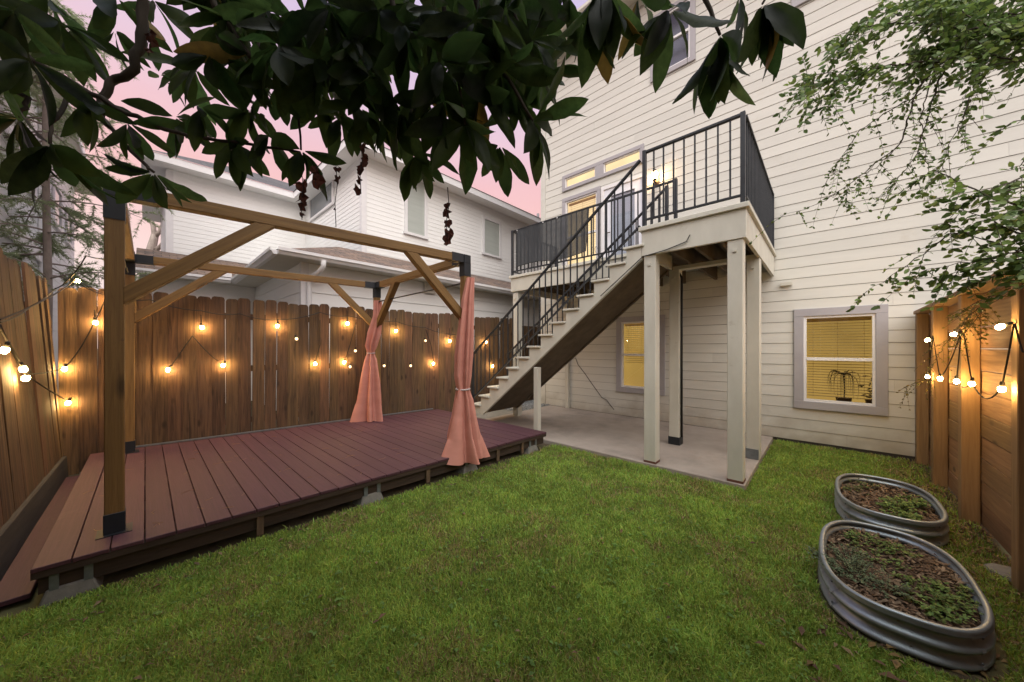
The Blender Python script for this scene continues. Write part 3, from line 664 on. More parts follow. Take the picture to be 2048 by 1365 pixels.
# rear fence along the deck, turned a few degrees off the house
FA = Vector((-6.35, -.66, 0)); FB = Vector((-5.545, 6.15, 0))
fd = (FB-FA).normalized(); fn = Vector((fd.y, -fd.x, 0))          # towards the yard (+x)
RF = thing('rear_fence', 'tall weathered brown picket fence behind the deck', 'fence', FA.lerp(FB, .5))
def pickets(parent, a, b, mat, lean=0.0, z0=.06, htop=2.2, seed=0, flip=1, jit=.022, names='picket', wj=.012):
    r = random.Random(seed); a = Vector(a); b = Vector(b); d = (b-a).normalized(); L = (b-a).length; s = 0; k = 0
    ang = math.atan2(d.y, d.x)
    while s < L-.05:
        me = PICK[r.randrange(8)]
        M = Matrix.Translation(a+d*(s+.07)+Vector((0,0,z0+r.uniform(-jit,jit)))) @ Matrix.Rotation(ang, 4, 'Z') @ Matrix.Rotation(lean+r.uniform(-.006,.006), 4, 'X') @ Matrix.Rotation(r.uniform(-.009,.009), 4, 'Y') @ Matrix.Rotation(r.uniform(-.035,.035), 4, 'Z') @ Matrix.Diagonal((1, 1, (htop-z0)/2.2, 1))
        part(names, me, mat, parent, M); s += .1425+(r.uniform(.003, .008) if r.random() < .14 else r.uniform(0,.0012)); k += 1
pickets(RF, FA, FB, M_['picket'], seed=2)
for zz in (.45, 1.2, 1.95):
    lbeam('fence_rail', FA-fn*.045+Vector((0,0,zz)), FB-fn*.045+Vector((0,0,zz)), .038, .085, M_['picket'], RF)
for k in range(4):
    p = FA.lerp(FB, (k+.4)/4)-fn*.13; lbeam('fence_post', p+Vector((0,0,-.1)), p+Vector((0,0,2.08)), .09, .09, M_['picket'], RF, up=fn)
# further stretch behind, past the house corner
F2 = thing('side_fence', 'grey unlit stretch of picket fence past the house corner', 'fence', (-5.75, 7.6, 0))
pickets(F2, Vector((-5.95, 6.25, 0)), Vector((-5.72, 9.6, 0)), M_['picket'], seed=5, htop=2.1)
lbeam('fence_rail', (-6.0,6.25,1.8), (-5.77,9.6,1.8), .038, .085, M_['picket'], F2)
# left fence, leaning outwards
LF = thing('left_fence', 'leaning picket fence at the left edge lit by bulbs', 'fence', (-4.0, -.64, 0))
LEAN = math.radians(3.6)
LA = Vector((-6.33, -.63, 0)); LB = Vector((.95, -.67, 0))
pickets(LF, LA, LB, M_['picketl'], lean=LEAN, seed=9, htop=2.26, wj=.010)
for zz in (.45, 1.2, 1.9):
    o = Vector((0, -zz*math.tan(LEAN)-.045, zz)); lbeam('fence_rail', LA+o, LB+o, .038, .085, M_['picketl'], LF)
# right fence: posts towards us, horizontal boards behind
RX = .95
RFN = thing('right_fence', 'cedar fence of horizontal boards with posts at the right edge', 'fence', (RX, 4.5, 0))
RY = [6.70, 5.80, 4.78, 3.62, 2.5, 1.4, .3, -.8]
def rtop(y): return 1.95+(6.7-y)*.012
for i, y in enumerate(RY):
    lbeam('fence_post', (RX-.05, y, -.05), (RX-.05, y, rtop(y)-.02), .10, .10, M_['fenceRp'], RFN, up=Vector((0,1,0)), bevel=.005)
for i in range(len(RY)-1):
    y1, y0 = RY[i], RY[i+1]; zz = .03; k = 0
    while zz < rtop(y0)-.07:
        h = min(.178, rtop(y0)-.04-zz); dj = random.uniform(-.003, .004)
        part('fence_board', MB().box((RX+.004+dj, y0+.002, zz), (RX+.026+dj, y1-.002, zz+h)), M_['fenceR'], RFN, bevel=.003)
        zz += .183
part('gap_board', MB().box((RX+.004, 6.705, .03), (RX+.026, 6.80, 1.9)), M_['fenceR'], RFN)
for i in range(0, len(RY)-1, 2):
    ya, yb = RY[i]+.06, RY[min(i+2, len(RY)-1)]+.061
    part('cap_rail', MB().hexa([(RX-.115,yb,rtop(yb)-.019),(RX+.05,yb,rtop(yb)-.019),(RX+.05,ya,rtop(ya)-.019),(RX-.115,ya,rtop(ya)-.019),(RX-.115,yb,rtop(yb)+.019),(RX+.05,yb,rtop(yb)+.019),(RX+.05,ya,rtop(ya)+.019),(RX-.115,ya,rtop(ya)+.019)]), M_['fenceRp'], RFN)

# ================================================================== DECK
DZ = .27
DK = thing('platform_deck', 'low maroon composite platform deck beside the lawn', 'deck', (-4.6, 1.8, 0))
dA, dB = Vector((-3.235, -.434, DZ)), Vector((-2.995, 3.98, DZ))       # front edge
def dfront(y): return dA.x+(dB.x-dA.x)*(y-dA.y)/(dB.y-dA.y)
def dback(y): return FA.x+(FB.x-FA.x)*(y-FA.y)/(FB.y-FA.y)+.075
y = dA.y; k = 0
while y < dB.y-.05:
    y1 = min(y+.139, dB.y); xf0, xf1 = dfront(y)+random.uniform(-.004,.004), dfront(y1)
    xb0, xb1 = dback(y), dback(y1)
    if y > 2.9: xb0, xb1 = dback(y)+.02, dback(y1)+.02
    segs = [(xb0, xb1, xf0, xf1)]
    if 1.45 < y < 2.9: segs = [(xb0, xb1, -4.905, -4.905), (-4.902, -4.902, xf0, xf1)]
    for (a0, a1, b0, b1) in segs:
        dz = random.uniform(-.0012, .0012)
        part('deck_board', MB().hexa([(a0,y,DZ-.025+dz),(b0,y,DZ-.025+dz),(b1,y1,DZ-.025+dz),(a1,y1,DZ-.025+dz),(a0,y,DZ+dz),(b0,y,DZ+dz),(b1,y1,DZ+dz),(a1,y1,DZ+dz)]), M_['deck'], DK, bevel=.003)
    y += .1445; k += 1
part('rim_joist', MB().hexa([(dA.x-.075,dA.y+.02,.10),(dA.x-.04,dA.y+.02,.10),(dB.x-.04,dB.y-.02,.10),(dB.x-.075,dB.y-.02,.10),(dA.x-.075,dA.y+.02,.243),(dA.x-.04,dA.y+.02,.243),(dB.x-.04,dB.y-.02,.243),(dB.x-.075,dB.y-.02,.243)]), M_['deckframe'], DK)
part('edge_trim', MB().hexa([(dA.x-.039,dA.y,.205),(dA.x-.004,dA.y,.205),(dB.x-.004,dB.y,.205),(dB.x-.039,dB.y,.205),(dA.x-.039,dA.y,.2435),(dA.x-.004,dA.y,.2435),(dB.x-.004,dB.y,.2435),(dB.x-.039,dB.y,.2435)]), M_['deckframe'], DK)
part('rim_joist', MB().box((-6.15, dA.y+.015, .10), (dA.x-.08, dA.y+.05, .243)), M_['deckframe'], DK)
part('rim_joist', MB().box((-5.7, dB.y-.055, .085), (dB.x-.08, dB.y-.02, .243)), M_['deckframe'], DK)
for xx in (-3.9, -4.6, -5.3): part('joist', MB().box((xx, dA.y+.051, .10), (xx+.04, dB.y-.056, .243)), M_['deckframe'], DK)
for yy in (-.30, 1.46, 2.62, 3.72):      # concrete pier blocks with the joist end held in them
    xx = dfront(yy); b = part('pier_block', MB().hexa([(xx-.22,yy-.13,-.02),(xx+.0,yy-.13,-.02),(xx+.0,yy+.13,-.02),(xx-.22,yy+.13,-.02),(xx-.18,yy-.085,.115),(xx-.03,yy-.085,.115),(xx-.03,yy+.085,.115),(xx-.18,yy+.085,.115)]), M_['block'], DK, bevel=.008)
    for y_ in (yy-.075, yy+.05): part('joist_hanger', MB().box((xx-.036,y_,.10),(xx-.028,y_+.035,.20)), M_['galv'], b)
for yy in (.60, 2.05, 3.05, 3.50):
    xx = dfront(yy); part('stub_post', MB().box((xx-.036,yy-.022,.06),(xx-.012,yy+.022,.204)), M_['fencedull'], DK)
part('back_strip', MB().hexa([(dback(-.3)-.04,-.3,DZ+.002),(dback(-.3)-.012,-.3,DZ+.002),(dback(3.9)-.012,3.9,DZ+.002),(dback(3.9)-.04,3.9,DZ+.002),(dback(-.3)-.04,-.3,DZ+.02),(dback(-.3)-.012,-.3,DZ+.02),(dback(3.9)-.012,3.9,DZ+.02),(dback(3.9)-.04,3.9,DZ+.02)]), M_['galv'], DK)
# lower plank beside the deck's left end and the dark timber edging along the fence
tag(part('step_plank', MB().box((-6.1,-.60,.05),(-3.38,-.452,.08)), M_['deck'], bevel=.003), 'low maroon plank lying on the ground along the left end of the deck', 'plank')
tag(part('edging_timber', MB().hexa([(-6.25,-.622,0),(-2.6,-.648,0),(-2.6,-.605,0),(-6.25,-.585,0),(-6.25,-.632,.29),(-2.6,-.658,.34),(-2.6,-.625,.34),(-6.25,-.60,.29)]), M_['timber'], bevel=.006), 'blackened timber edging along the foot of the left fence', 'timber')

# ================================================================== PERGOLA
PG = thing('pergola', 'open wooden pergola frame with black metal corner brackets on the deck', 'pergola', (-4.5, 1.2, DZ))
PN0 = Vector((-3.50, -.14, DZ)); PN1 = Vector((-3.17, 2.60, DZ)); PB0 = Vector((-6.02, -.13, DZ)); PB1 = Vector((-5.62, 2.68, DZ))
PH = 2.60; bw = .089
ez = Vector((0,0,1))
def gpost(p):
    o = lbeam('post', p+ez*.006, Vector((p.x,p.y,PH-.10)), bw, bw, M_['pergola'], PG, up=Vector((0,1,0)), bevel=.005)
    part('base_sleeve', MB().box((p.x-bw/2-.004,p.y-bw/2-.004,DZ+.006),(p.x+bw/2+.004,p.y+bw/2+.004,DZ+.135)), M_['bracket'], o, bevel=.002)
    part('base_plate', MB().box((p.x-bw/2-.035,p.y-bw/2-.035,DZ+.001),(p.x+bw/2+.035,p.y+bw/2+.035,DZ+.0055)), M_['bracket'], o)
    return o
for p in (PN0, PN1, PB0, PB1): gpost(p)
def top(p): return Vector((p.x, p.y, PH-bw/2))
def gbeam(a, b):
    a = top(a); b = top(b); d = (b-a).normalized(); return lbeam('beam', a+d*.05, b-d*.05, bw, bw, M_['pergola'], PG, bevel=.004)
gbeam(PN0, PN1); gbeam(PB0, PB1); gbeam(PN0, PB0); gbeam(PN1, PB1)
def bracket(p, dirs):
    c = top(p); h = bw/2+.004; m = MB().box((c.x-h,c.y-h,c.z-h), (c.x+h,c.y+h,c.z+h))
    b = part('corner_bracket', m, M_['bracket'], PG, bevel=.002)
    for d in dirs:
        d = d.normalized(); part('sleeve', MB().beam(c+d*(h+.001), c+d*(h+.155), 2*h, 2*h, up=(ez if abs(d.z) < .5 else Vector((0,1,0)))), M_['bracket'], b)
bracket(PN0, [PN1-PN0, PB0-PN0, -ez]); bracket(PN1, [PN0-PN1, PB1-PN1, -ez])
bracket(PB0, [PN0-PB0, PB1-PB0, -ez]); bracket(PB1, [PN1-PB1, PB0-PB1, -ez])
def brace(p, q, drop=.72, run=.84):
    """knee brace cut flush to the post face and to the underside of the beam"""
    d = Vector((q.x-p.x, q.y-p.y, 0)).normalized(); zb = PH-bw-.0005; s0 = bw/2+.0005
    ang = math.atan2(drop, run); cv = bw/math.cos(ang); ch = bw/math.sin(ang)
    P_ = lambda s, z: Vector((p.x, p.y, z))+d*s
    poly = [P_(s0, zb-drop), P_(s0+run, zb), P_(s0+run-ch, zb), P_(s0, zb-drop+cv)]
    side = d.cross(ez)*(bw*.98)
    M, L = frame_between(poly[0], poly[1]); Mi = M.inverted()
    part('brace', MB().prism([Mi @ (v-side/2) for v in poly], Mi.to_3x3() @ side), M_['pergola'], PG, M, bevel=.003)
brace(PN0, PN1); brace(PN1, PN0, .70, .70); brace(PB0, PB1); brace(PB1, PB0, .70, .70); brace(PB1, PN1, .70, .70)
rod0 = PB1.lerp(PN1, .02)+ez*(2.06-DZ+.22); rod1 = PN1.lerp(PB1, .02)+ez*(2.06-DZ+.22)
part('curtain_rod', MB().tube([rod0, rod1], .010, 8), M_['bracket'], PG)

# ================================================================== CURTAINS
def curtain(name, label, keys, nfold, seed, mat):
    """keys: (centre, half width along a, half depth along b) from top to bottom; b = camera direction-ish"""
    r = random.Random(seed); n = 200; rows = 60; vs = []; fs = []
    a = Vector((.62, .78, 0)); b = Vector((.78, -.62, 0))
    ph = [r.uniform(0, 6.28) for _ in range(6)]
    K = len(keys)
    for j in range(rows):
        s = j/(rows-1)*(K-1); i = min(int(s), K-2); t = s-i; t = t*t*(3-2*t)
        c = Vector(keys[i][0]).lerp(Vector(keys[i+1][0]), t); ha = keys[i][1]+(keys[i+1][1]-keys[i][1])*t; hb = keys[i][2]+(keys[i+1][2]-keys[i][2])*t
        zf = j/(rows-1)
        for k in range(n):
            w = 2*PI*k/n
            ww = w+.55*math.sin(w+ph[0])+.25*math.sin(2*w+ph[1]+zf)          # bunch the folds unevenly
            sf = math.sin(nfold*ww+ph[2]+.7*math.sin(2.2*zf+ph[3])); sf = math.copysign(abs(sf)**.7, sf)
            deep = .28+.24*(.5+.5*math.sin(2*w+ph[4]))+.08*zf
            fold = 1+deep*sf+.07*math.sin((nfold*2+3)*ww+ph[5]+zf*3)+.06*math.sin(2*w+ph[3]+5*zf)+.03*math.sin(23*zf+4*w)
            if zf > .88: fold += .16*(zf-.88)/.12*math.sin(4*w+ph[4])
            hem = .05*math.sin(3*w+ph[5])*max(0, zf-.9)*10
            p = c+a*(math.cos(w)*ha*fold)+b*(math.sin(w)*hb*fold); p.z += hem*(.4)
            vs.append(tuple(p))
    for j in range(rows-1):
        for k in range(n): fs.append((j*n+k, j*n+(k+1) % n, (j+1)*n+(k+1) % n, (j+1)*n+k))
    t_ = thing(name, label, 'curtain', keys[-1][0])
    part('fabric', npmesh('fabric', vs, fs, True), mat, t_)
    return t_
def ckeys(pix, base):          # pixel outline at the post's distance -> key rings
    out = []
    d = (Vector((base.x, base.y, 0))).dot(FW)
    for (ul, ur, v) in pix:
        p = at((ul+ur)/2, v, d); w = (ur-ul)/F*d/2*1.0; out.append((p, w*.90, w*.62))
    return out
cb1 = PN1+Vector((.02,.02,0))-FW*.075+RT*.0
k1 = ckeys([(934,948,556),(924,947,600),(917,946,660),(911,944,715),(910,941,752),(915,937,778),(911,943,800),(906,948,835),(899,955,875),(890,966,919)], cb1)
ct1 = curtain('curtain', 'coral curtain tied back at the front right pergola post', k1, 9, 3, M_['curtain'])
cb2 = PB1-FW*.03
k2 = ckeys([(750,764,602),(748,766,635),(738,764,668),(733,757,692),(736,750,706),(732,756,722),(727,762,760),(722,766,805),(717,770,842)], cb2)
ct2 = curtain('curtain', 'coral curtain tied back at the rear right pergola post', k2, 7, 11, M_['curtain'])
for ct, kk in ((ct1, k1[5]), (ct2, k2[4])):
    c = kk[0]; part('tieback', MB().tube([c+RT*(math.cos(w)*kk[1]*1.38)+FW*(math.sin(w)*kk[2]*1.38)+ez*.008*math.sin(w) for w in np.linspace(0, 2*PI, 22)], .010, 6, False), M_['tie'], ct)

# ================================================================== STRING LIGHTS
def bulb_profile(): return [(.004,-.048),(.013,-.045),(.0195,-.034),(.021,-.024),(.018,-.011),(.011,-.002)]
BULB = MB().lathe(bulb_profile(), (0,0,0), 10).mesh('bulb', smooth=True)
BULBD = BULB.copy()
SOCK = MB().lathe([(.0125,-.003),(.0135,.028),(.009,.040)], (0,0,0), 8).mesh('socket', smooth=True)
def sag(p, q, s, n=9): return [p.lerp(q, i/(n-1))-ez*(s*4*(i/(n-1))*(1-i/(n-1))) for i in range(n)]
def string_lights(label, bulbs, cables, group=None, sc_=1.0, cr_=.006):
    t = thing('string_lights', label, 'string lights', bulbs[0][0])
    cm = MB()
    for pts in cables: cm.tube(pts, cr_, 5)
    part('cable', cm, M_['cable'], t)
    for (p, tilt, dim) in bulbs:
        M = Matrix.Translation(p) @ Matrix.Rotation(tilt[0], 4, 'X') @ Matrix.Rotation(tilt[1], 4, 'Y') @ Matrix.Scale(sc_, 4)
        b = part('bulb', BULBD if dim else BULB, M_['bulbdim'] if dim else M_['bulb'], t, M)
        part('socket', SOCK, M_['cable'], b, M)
    return t
def fp(u, v, off=.07): return onP(u, v, FA+fn*off, fn)
def lp_(u, v, off=.08):       # on the leaning left fence
    nrm = Vector((.0, math.cos(LEAN), math.sin(LEAN))); return onP(u, v, Vector((-4, -.645, 0))+nrm*off, nrm)
top_px = [(190,648),(220,605),(403,658),(555,655),(695,650),(792,665),(900,685),(972,688)]
low_px = [(130,740),(138,808),(338,742),(448,733),(630,730),(689,727),(868,730),(986,735)]
bl = [(fp(u, v-3)+ez*.02, (random.uniform(-.2,.2), random.uniform(-.2,.2)), False) for u, v in top_px] + [(fp(u, v-3)+ez*.015, (random.uniform(-.4,.4), random.uniform(-.5,.5)), False) for u, v in low_px]
dim_px = [(592,677),(711,701),(850,681),(768,731),(821,731),(700,733)]
bl += [(fp(u, v, .03)+ez*.015, (random.uniform(-.4,.4), random.uniform(-.5,.5)), True) for u, v in dim_px]
cab = []
tw = [(0,640),(80,600),(150,562),(220,592),(300,600),(403,622),(480,628),(555,640),(640,625),(695,632),(792,643),(850,655),(900,668),(972,672),(1010,665)]
pts = [lp_(tw[0][0], tw[0][1])] + [fp(u, v, .05) for u, v in tw[2:]]
full = []
for a, b in zip(pts[:-1], pts[1:]): full += sag(a, b, .03, 6)[:-1]
full.append(pts[-1]); cab.append(full)
for (u, v), (p, t_, d_) in zip(top_px, bl[:len(top_px)]): cab.append([fp(u-1, v-28, .05), p+ez*.035])
zz = [(150,800),(138,800),(90,760),(52,745),(130,735),(190,640),(219,585)]
cab.append(sag(fp(215,590), fp(186,650), .01, 5)+sag(fp(186,650), fp(128,736), .05, 6)+sag(fp(128,736), lp_(50,748), .02, 6)+sag(lp_(50,748), lp_(0,650), .02, 5))
cab.append(sag(lp_(52,750), fp(138,803), .01, 8))
for a, b, c in (((338,738),(372,690),(385,672)), ((448,730),(420,710),(385,672)), ((630,726),(640,690),(640,640)), ((868,726),(862,690),(852,660)), ((986,731),(980,700),(972,690)), ((689,724),(700,690),(712,645))):
    cab.append(sag(fp(*a), fp(*b), .005, 4)+sag(fp(*b), fp(*c), .005, 4))
sl1 = string_lights('string of warm globe bulbs hung along the rear fence', bl, cab)
bl2 = [(lp_(u, v)+ez*.02, (random.uniform(-.4,.4), random.uniform(.2,.5)), False) for u, v in ((12,700),(44,738),(54,756))]
# one bulb on top of the fence corner and two unlit sockets against the sky on the wire going up to the post
c0 = lp_(12, 696)
sl2 = string_lights('short string of warm bulbs on the leaning left fence', bl2, [sag(lp_(0,655), lp_(45,730), .01, 6)+sag(lp_(45,730), lp_(54,748), .005, 3)])
pk = fp(150, 566, .04)
wirep = [lp_(0, 645), lp_(60,615), lp_(110,578), fp(140,556), fp(172,512,.2), PN0.lerp(PB0,.5)+ez*2.05, PB0+ez*2.1]
w3 = []
for a, b in zip(wirep[:-1], wirep[1:]): w3 += sag(a, b, .02, 5)[:-1]
sl3 = string_lights('lone lit bulb lying on top of the fence corner', [(pk+ez*.03, (1.2, .9), False)], [w3])
# right fence string: high bulbs under the cap rail, low ones on long drops
def rp_(u, v, off=.14): return onX(u, v, RX-off)
hi = [(1860,679),(1914,667),(2010,651)]; lo = [(1855,759),(1880,763),(1913,769),(1944,774),(2004,785)]
b4 = [(rp_(u, v), (random.uniform(-.2,.2), 1.1), False) for u, v in hi]+[(rp_(u, v-4)+ez*.025, (random.uniform(-.15,.15), random.uniform(-.1,.1)), False) for u, v in lo]
c4 = []
anch = [(1862,672),(1872,670),(1921,665),(1926,665),(2030,645)]
def j4(a, b, s=.01): c4.append(sag(rp_(*a), rp_(*b), s, 8))
j4((1866,672),(1880,756)); j4((1880,756),(1921,668),.05); j4((1922,668),(1913,762)); j4((1928,668),(1944,764)); j4((1944,764),(2003,774),.10); j4((2004,774),(2028,648)); j4((2030,648),(2046,705)); j4((1866,672),(1855,752)); j4((1913,762),(1944,764),.05)
sl4 = string_lights('string of warm bulbs looping down the right cedar fence', b4, c4, None, .78, .0042)

# ================================================================== RAISED BEDS
def stadium(cx_, cy_, hw, hl, n=64, rot=0):
    out = []
    for k in range(n):
        t = 2*PI*k/n; c, s = math.cos(t), math.sin(t); e = 2/2.75
        x = hw*math.copysign(abs(c)**e, c); y = hl*math.copysign(abs(s)**e, s)
        out.append(Vector((cx_+x*math.cos(rot)-y*math.sin(rot), cy_+x*math.sin(rot)+y*math.cos(rot), 0)))
    return out
def chips(cx_, cy_, hw, hl, z, nchip, seed, rot=0, cols=None):
    g = np.random.default_rng(seed); V = []; Fc = []; Cc = []
    while len(Fc) < nchip:
        x, y = g.uniform(-1, 1, 2)
        if abs(x)**2.75+abs(y)**2.75 > .93: continue
        a = g.uniform(0, 6.28); L = g.uniform(.007, .030); w_ = L*g.uniform(.12, .35); ti = g.uniform(-.5, .5)
        c_, s_ = math.cos(a), math.sin(a); px, py = cx_+x*hw, cy_+y*hl; pz = z+.012+g.uniform(0, .018)+.012*math.sin(px*9)*math.cos(py*7)
        o = len(V); V += [(px-c_*L-s_*w_, py-s_*L+c_*w_, pz-ti*L), (px-c_*L+s_*w_, py-s_*L-c_*w_, pz-ti*L+.004), (px+c_*L+s_*w_*.7, py+s_*L-c_*w_*.7, pz+ti*L), (px+c_*L-s_*w_*.7, py+s_*L+c_*w_*.7, pz+ti*L+.003)]
        Fc.append((o, o+1, o+2, o+3)); b = g.uniform(.45, 1.25); base = np.array([.21,.13,.08]) if g.random() < .65 else np.array([.36,.26,.17])
        Cc += [base*b]*4
    return npmesh('bark_mulch', V, Fc, False, np.array(Cc))
def raised_bed(cx_, cy_, hw, hl, rot, label, seed, soilz, rustpatch=False):
    t = thing('raised_bed', label, 'planter', (cx_, cy_, 0), 'corrugated steel raised beds')
    prof = []; hh = .192                      # height profile: three corrugations and a rolled rim
    for i in range(19):
        z = .0+i/18*(hh-.018); prof.append((.019*math.sin(i/18*PI*4.6-.9), z))
    prof += [(.006, hh-.012), (.013, hh), (.006, hh+.008), (-.008, hh+.008), (-.014, hh), (-.012, hh-.012)]
    prof += [(p[0]-.004, p[1]) for p in reversed(prof[:19])]
    ring = stadium(0, 0, hw, hl, 72, rot); n_ = len(ring); vs = []; fs = []
    for (o_, z) in prof:
        for k in range(n_):
            p = ring[k]; tg = (ring[(k+1) % n_]-ring[k-1]).normalized(); nr = Vector((tg.y, -tg.x, 0)); q = p+nr*o_
            vs.append((cx_+q.x, cy_+q.y, z+.015))
    for j in range(len(prof)-1):
        for k in range(n_): fs.append((j*n_+k, j*n_+(k+1) % n_, (j+1)*n_+(k+1) % n_, (j+1)*n_+k))
    wl = part('steel_wall', npmesh('steel_wall', vs, fs, True), M_['steel'], t)
    for k in (8, 26, 44, 62):                # overlapping seams with bolts
        p = ring[k]; tg = (ring[(k+1) % n_]-ring[k-1]).normalized(); nr = Vector((tg.y, -tg.x, 0)); m = MB()
        sv = []
        for i in range(19):
            q = Vector((cx_,cy_,0))+p+nr*(prof[i][0]+.0022); sv += [q-tg*.012+ez*(prof[i][1]+.015), q+tg*.012+ez*(prof[i][1]+.015)]
        m.add(sv, [(2*i, 2*i+1, 2*i+3, 2*i+2) for i in range(18)])
        sm = part('seam', m, M_['steel'], t)
        bm_ = MB()
        for z in (.05, .11, .165): bm_.lathe([(.006,-.002),(.006,.002),(.003,.005)], Vector((cx_,cy_,0))+p+nr*.012+ez*(z+.015), 6, Matrix.Rotation(PI/2, 4, 'Y') @ Matrix.Identity(4))
        part('bolt', bm_, M_['galv'], sm)
    if rustpatch:
        sv = []; g = random.Random(2)
        idx = list(range(3, 12))
        for k in idx:
            p = ring[(k-2) % n_]*1.0; tg = (ring[(k-1) % n_]-ring[(k-3) % n_]).normalized(); nr = Vector((tg.y, -tg.x, 0)); q = Vector((cx_,cy_,0))+p-nr*.0175
            sv += [q+ez*(hh-.03+g.uniform(-.02,.015)), q+ez*(hh-.085+g.uniform(-.02,.02))]
        part('rust_patch', MB().add(sv, [(2*i, 2*i+1, 2*i+3, 2*i+2) for i in range(len(idx)-1)]), M_['rust'], t, label='flaking rust inside the right end of the rim')
    sr = stadium(cx_, cy_, hw-.014, hl-.014, 40, rot); m = MB(); m.add([(p.x,p.y,soilz) for p in sr]+[(cx_,cy_,soilz+.02)], [(k, (k+1) % 40, 40) for k in range(40)])
    part('soil', m, M_['bedsoil'], t)
    part('bark_mulch', chips(cx_, cy_, hw-.02, hl-.02, soilz, 2600, seed, rot), M_['chip'], t, kind='stuff')
    return t
raised_bed(.29, 3.04, .308, .55, 0, 'nearer corrugated steel raised bed with a herb bush and rusty rim', 4, .135, True)
raised_bed(.385, 4.42, .305, .54, 0, 'farther corrugated steel raised bed with small seedlings', 8, .12)
def leaflet_cloud(name, label, cat, base, spots, size, cols, seed, stems=True, mat='herb'):
    """clump made of thin stems carrying small leaves"""
    g = np.random.default_rng(seed); V = []; Fc = []; Cc = []; sm = MB(); base = Vector(base)
    t = thing(name, label, cat, base)
    for (cx_, cy_, rad, hgt, nst, nl) in spots:
        for _ in range(nst):
            a = g.uniform(0, 6.28); r_ = rad*math.sqrt(g.uniform(0, 1)); tip = base+Vector((cx_+math.cos(a)*r_, cy_+math.sin(a)*r_, hgt*(1-.55*(r_/rad)**2)*g.uniform(.6, 1.05)))
            root = base+Vector((cx_+math.cos(a)*r_*.35, cy_+math.sin(a)*r_*.35, 0)); midp = root.lerp(tip, .55)+ez*hgt*.12
            sm.tube([root, midp, tip], [.0016,.0013,.0008], 3, False)
            for i in range(nl):
                s = g.uniform(.25, 1.0); p = root.lerp(midp, s*2) if s < .5 else midp.lerp(tip, s*2-1)
                b = g.uniform(0, 6.28); L = size*g.uniform(.6, 1.2); d = Vector((math.cos(b), math.sin(b), g.uniform(-.2, .7))).normalized()*L; w_ = d.cross(ez).normalized()*L*.28
                o = len(V); V += [tuple(p), tuple(p+d*.5+w_), tuple(p+d), tuple(p+d*.5-w_)]; Fc.append((o, o+1, o+2, o+3)); c = np.array(cols[int(g.integers(len(cols)))])*g.uniform(.7, 1.25); Cc += [c]*4
    part('stems', sm, M_['herb'] if False else M_['bark'], t, kind='stuff'); part('leaves', npmesh('leaves', V, Fc, False, np.array(Cc)), M_[mat], t, kind='stuff')
gg = [(.17,.24,.12),(.12,.19,.10),(.24,.30,.17)]; gl = [(.17,.28,.06),(.12,.22,.05),(.24,.33,.09)]
leaflet_cloud('herb_bush', 'grey green herb bush spilling over the near bed', 'plant', (.13, 2.83, .15), [(0,0,.17,.12,70,16),(-.02,.2,.14,.09,40,14),(.12,-.05,.12,.09,34,14),(-.17,.10,.10,.05,24,12)], .013, gg, 3)
leaflet_cloud('weed_patch', 'low green weeds growing at the right end of the near bed', 'plant', (.46, 2.82, .15), [(0,0,.14,.06,46,8),(.06,.16,.12,.06,36,8),(-.05,-.1,.1,.05,26,8),(-.12,.12,.1,.04,18,7)], .022, gl, 5)
leaflet_cloud('weed_patch', 'small weeds along the back of the near bed', 'plant', (.20, 3.36, .15), [(0,0,.16,.06,40,8),(.14,-.02,.12,.06,26,8),(.05,-.2,.14,.04,26,7)], .020, gl, 6)
leaflet_cloud('seedling_row', 'leafy seedlings in the right half of the farther bed', 'plant', (.46, 4.28, .13), [(0,0,.16,.10,44,9),(.08,.2,.12,.11,30,9),(.0,-.2,.14,.08,32,9)], .030, gl, 7)
leaflet_cloud('seedling_row', 'pale sprigs at the back of the farther bed', 'plant', (.28, 4.72, .13), [(0,0,.12,.11,16,8),(-.08,-.2,.1,.08,12,8)], .024, [(.14,.19,.05),(.10,.16,.05)], 9)

# ================================================================== WHITE NEIGHBOUR HOUSE
NH = thing('white_house', 'white two storey house with lap siding behind the rear fence', 'house', (-10.5, 5, 0))
def uvmesh(name, vs, fs, uvs):
    me = bpy.data.meshes.new(name); me.from_pydata(vs, [], fs); me.update(); ul = me.uv_layers.new(name='UVMap')
    for p in me.polygons:
        for li in p.loop_indices: ul.data[li].uv = uvs[me.loops[li].vertex_index]
    return me
def roof_quad(name, pts, mat, parent):
    """pts: eave a, eave b, ridge b, ridge a; uv in metres"""
    pts = [Vector(p) for p in pts]; ex = (pts[1]-pts[0]).normalized(); nrm = ex.cross(pts[3]-pts[0]).normalized(); ey = nrm.cross(ex)
    uvs = [((p-pts[0]).dot(ex), (p-pts[0]).dot(ey)) for p in pts]
    return part(name, uvmesh(name, [tuple(p) for p in pts], [tuple(range(len(pts)))], uvs), mat, parent)
def lap_wall(name, p, q, z0, z1, exp, mat, parent, out, kind='stuff'):
    """many thin laps joined into one wall sheet"""
    p = Vector((p[0],p[1],0)); q = Vector((q[0],q[1],0)); out = Vector(out); vs = []; fs = []; z = z0
    while z < z1-.01:
        zt = min(z+exp, z1); o = len(vs)
        vs += [tuple(p+out*.009+ez*z), tuple(q+out*.009+ez*z), tuple(q+out*.002+ez*zt), tuple(p+out*.002+ez*zt), tuple(p+ez*z), tuple(q+ez*z)]
        fs += [(o,o+1,o+2,o+3), (o+4,o+5,o+1,o)]; z += exp
    return part(name, MB().add(vs, fs), mat, parent, kind=kind)
XC, XA, YB, EV = -8.8, -13.4, 3.81, 6.47
YL = .40; NYE = 18.0
lap_wall('lap_siding', (XC,YB), (XC,NYE), 3.3, EV, .118, M_['nwhite'], NH, (1,0,0))
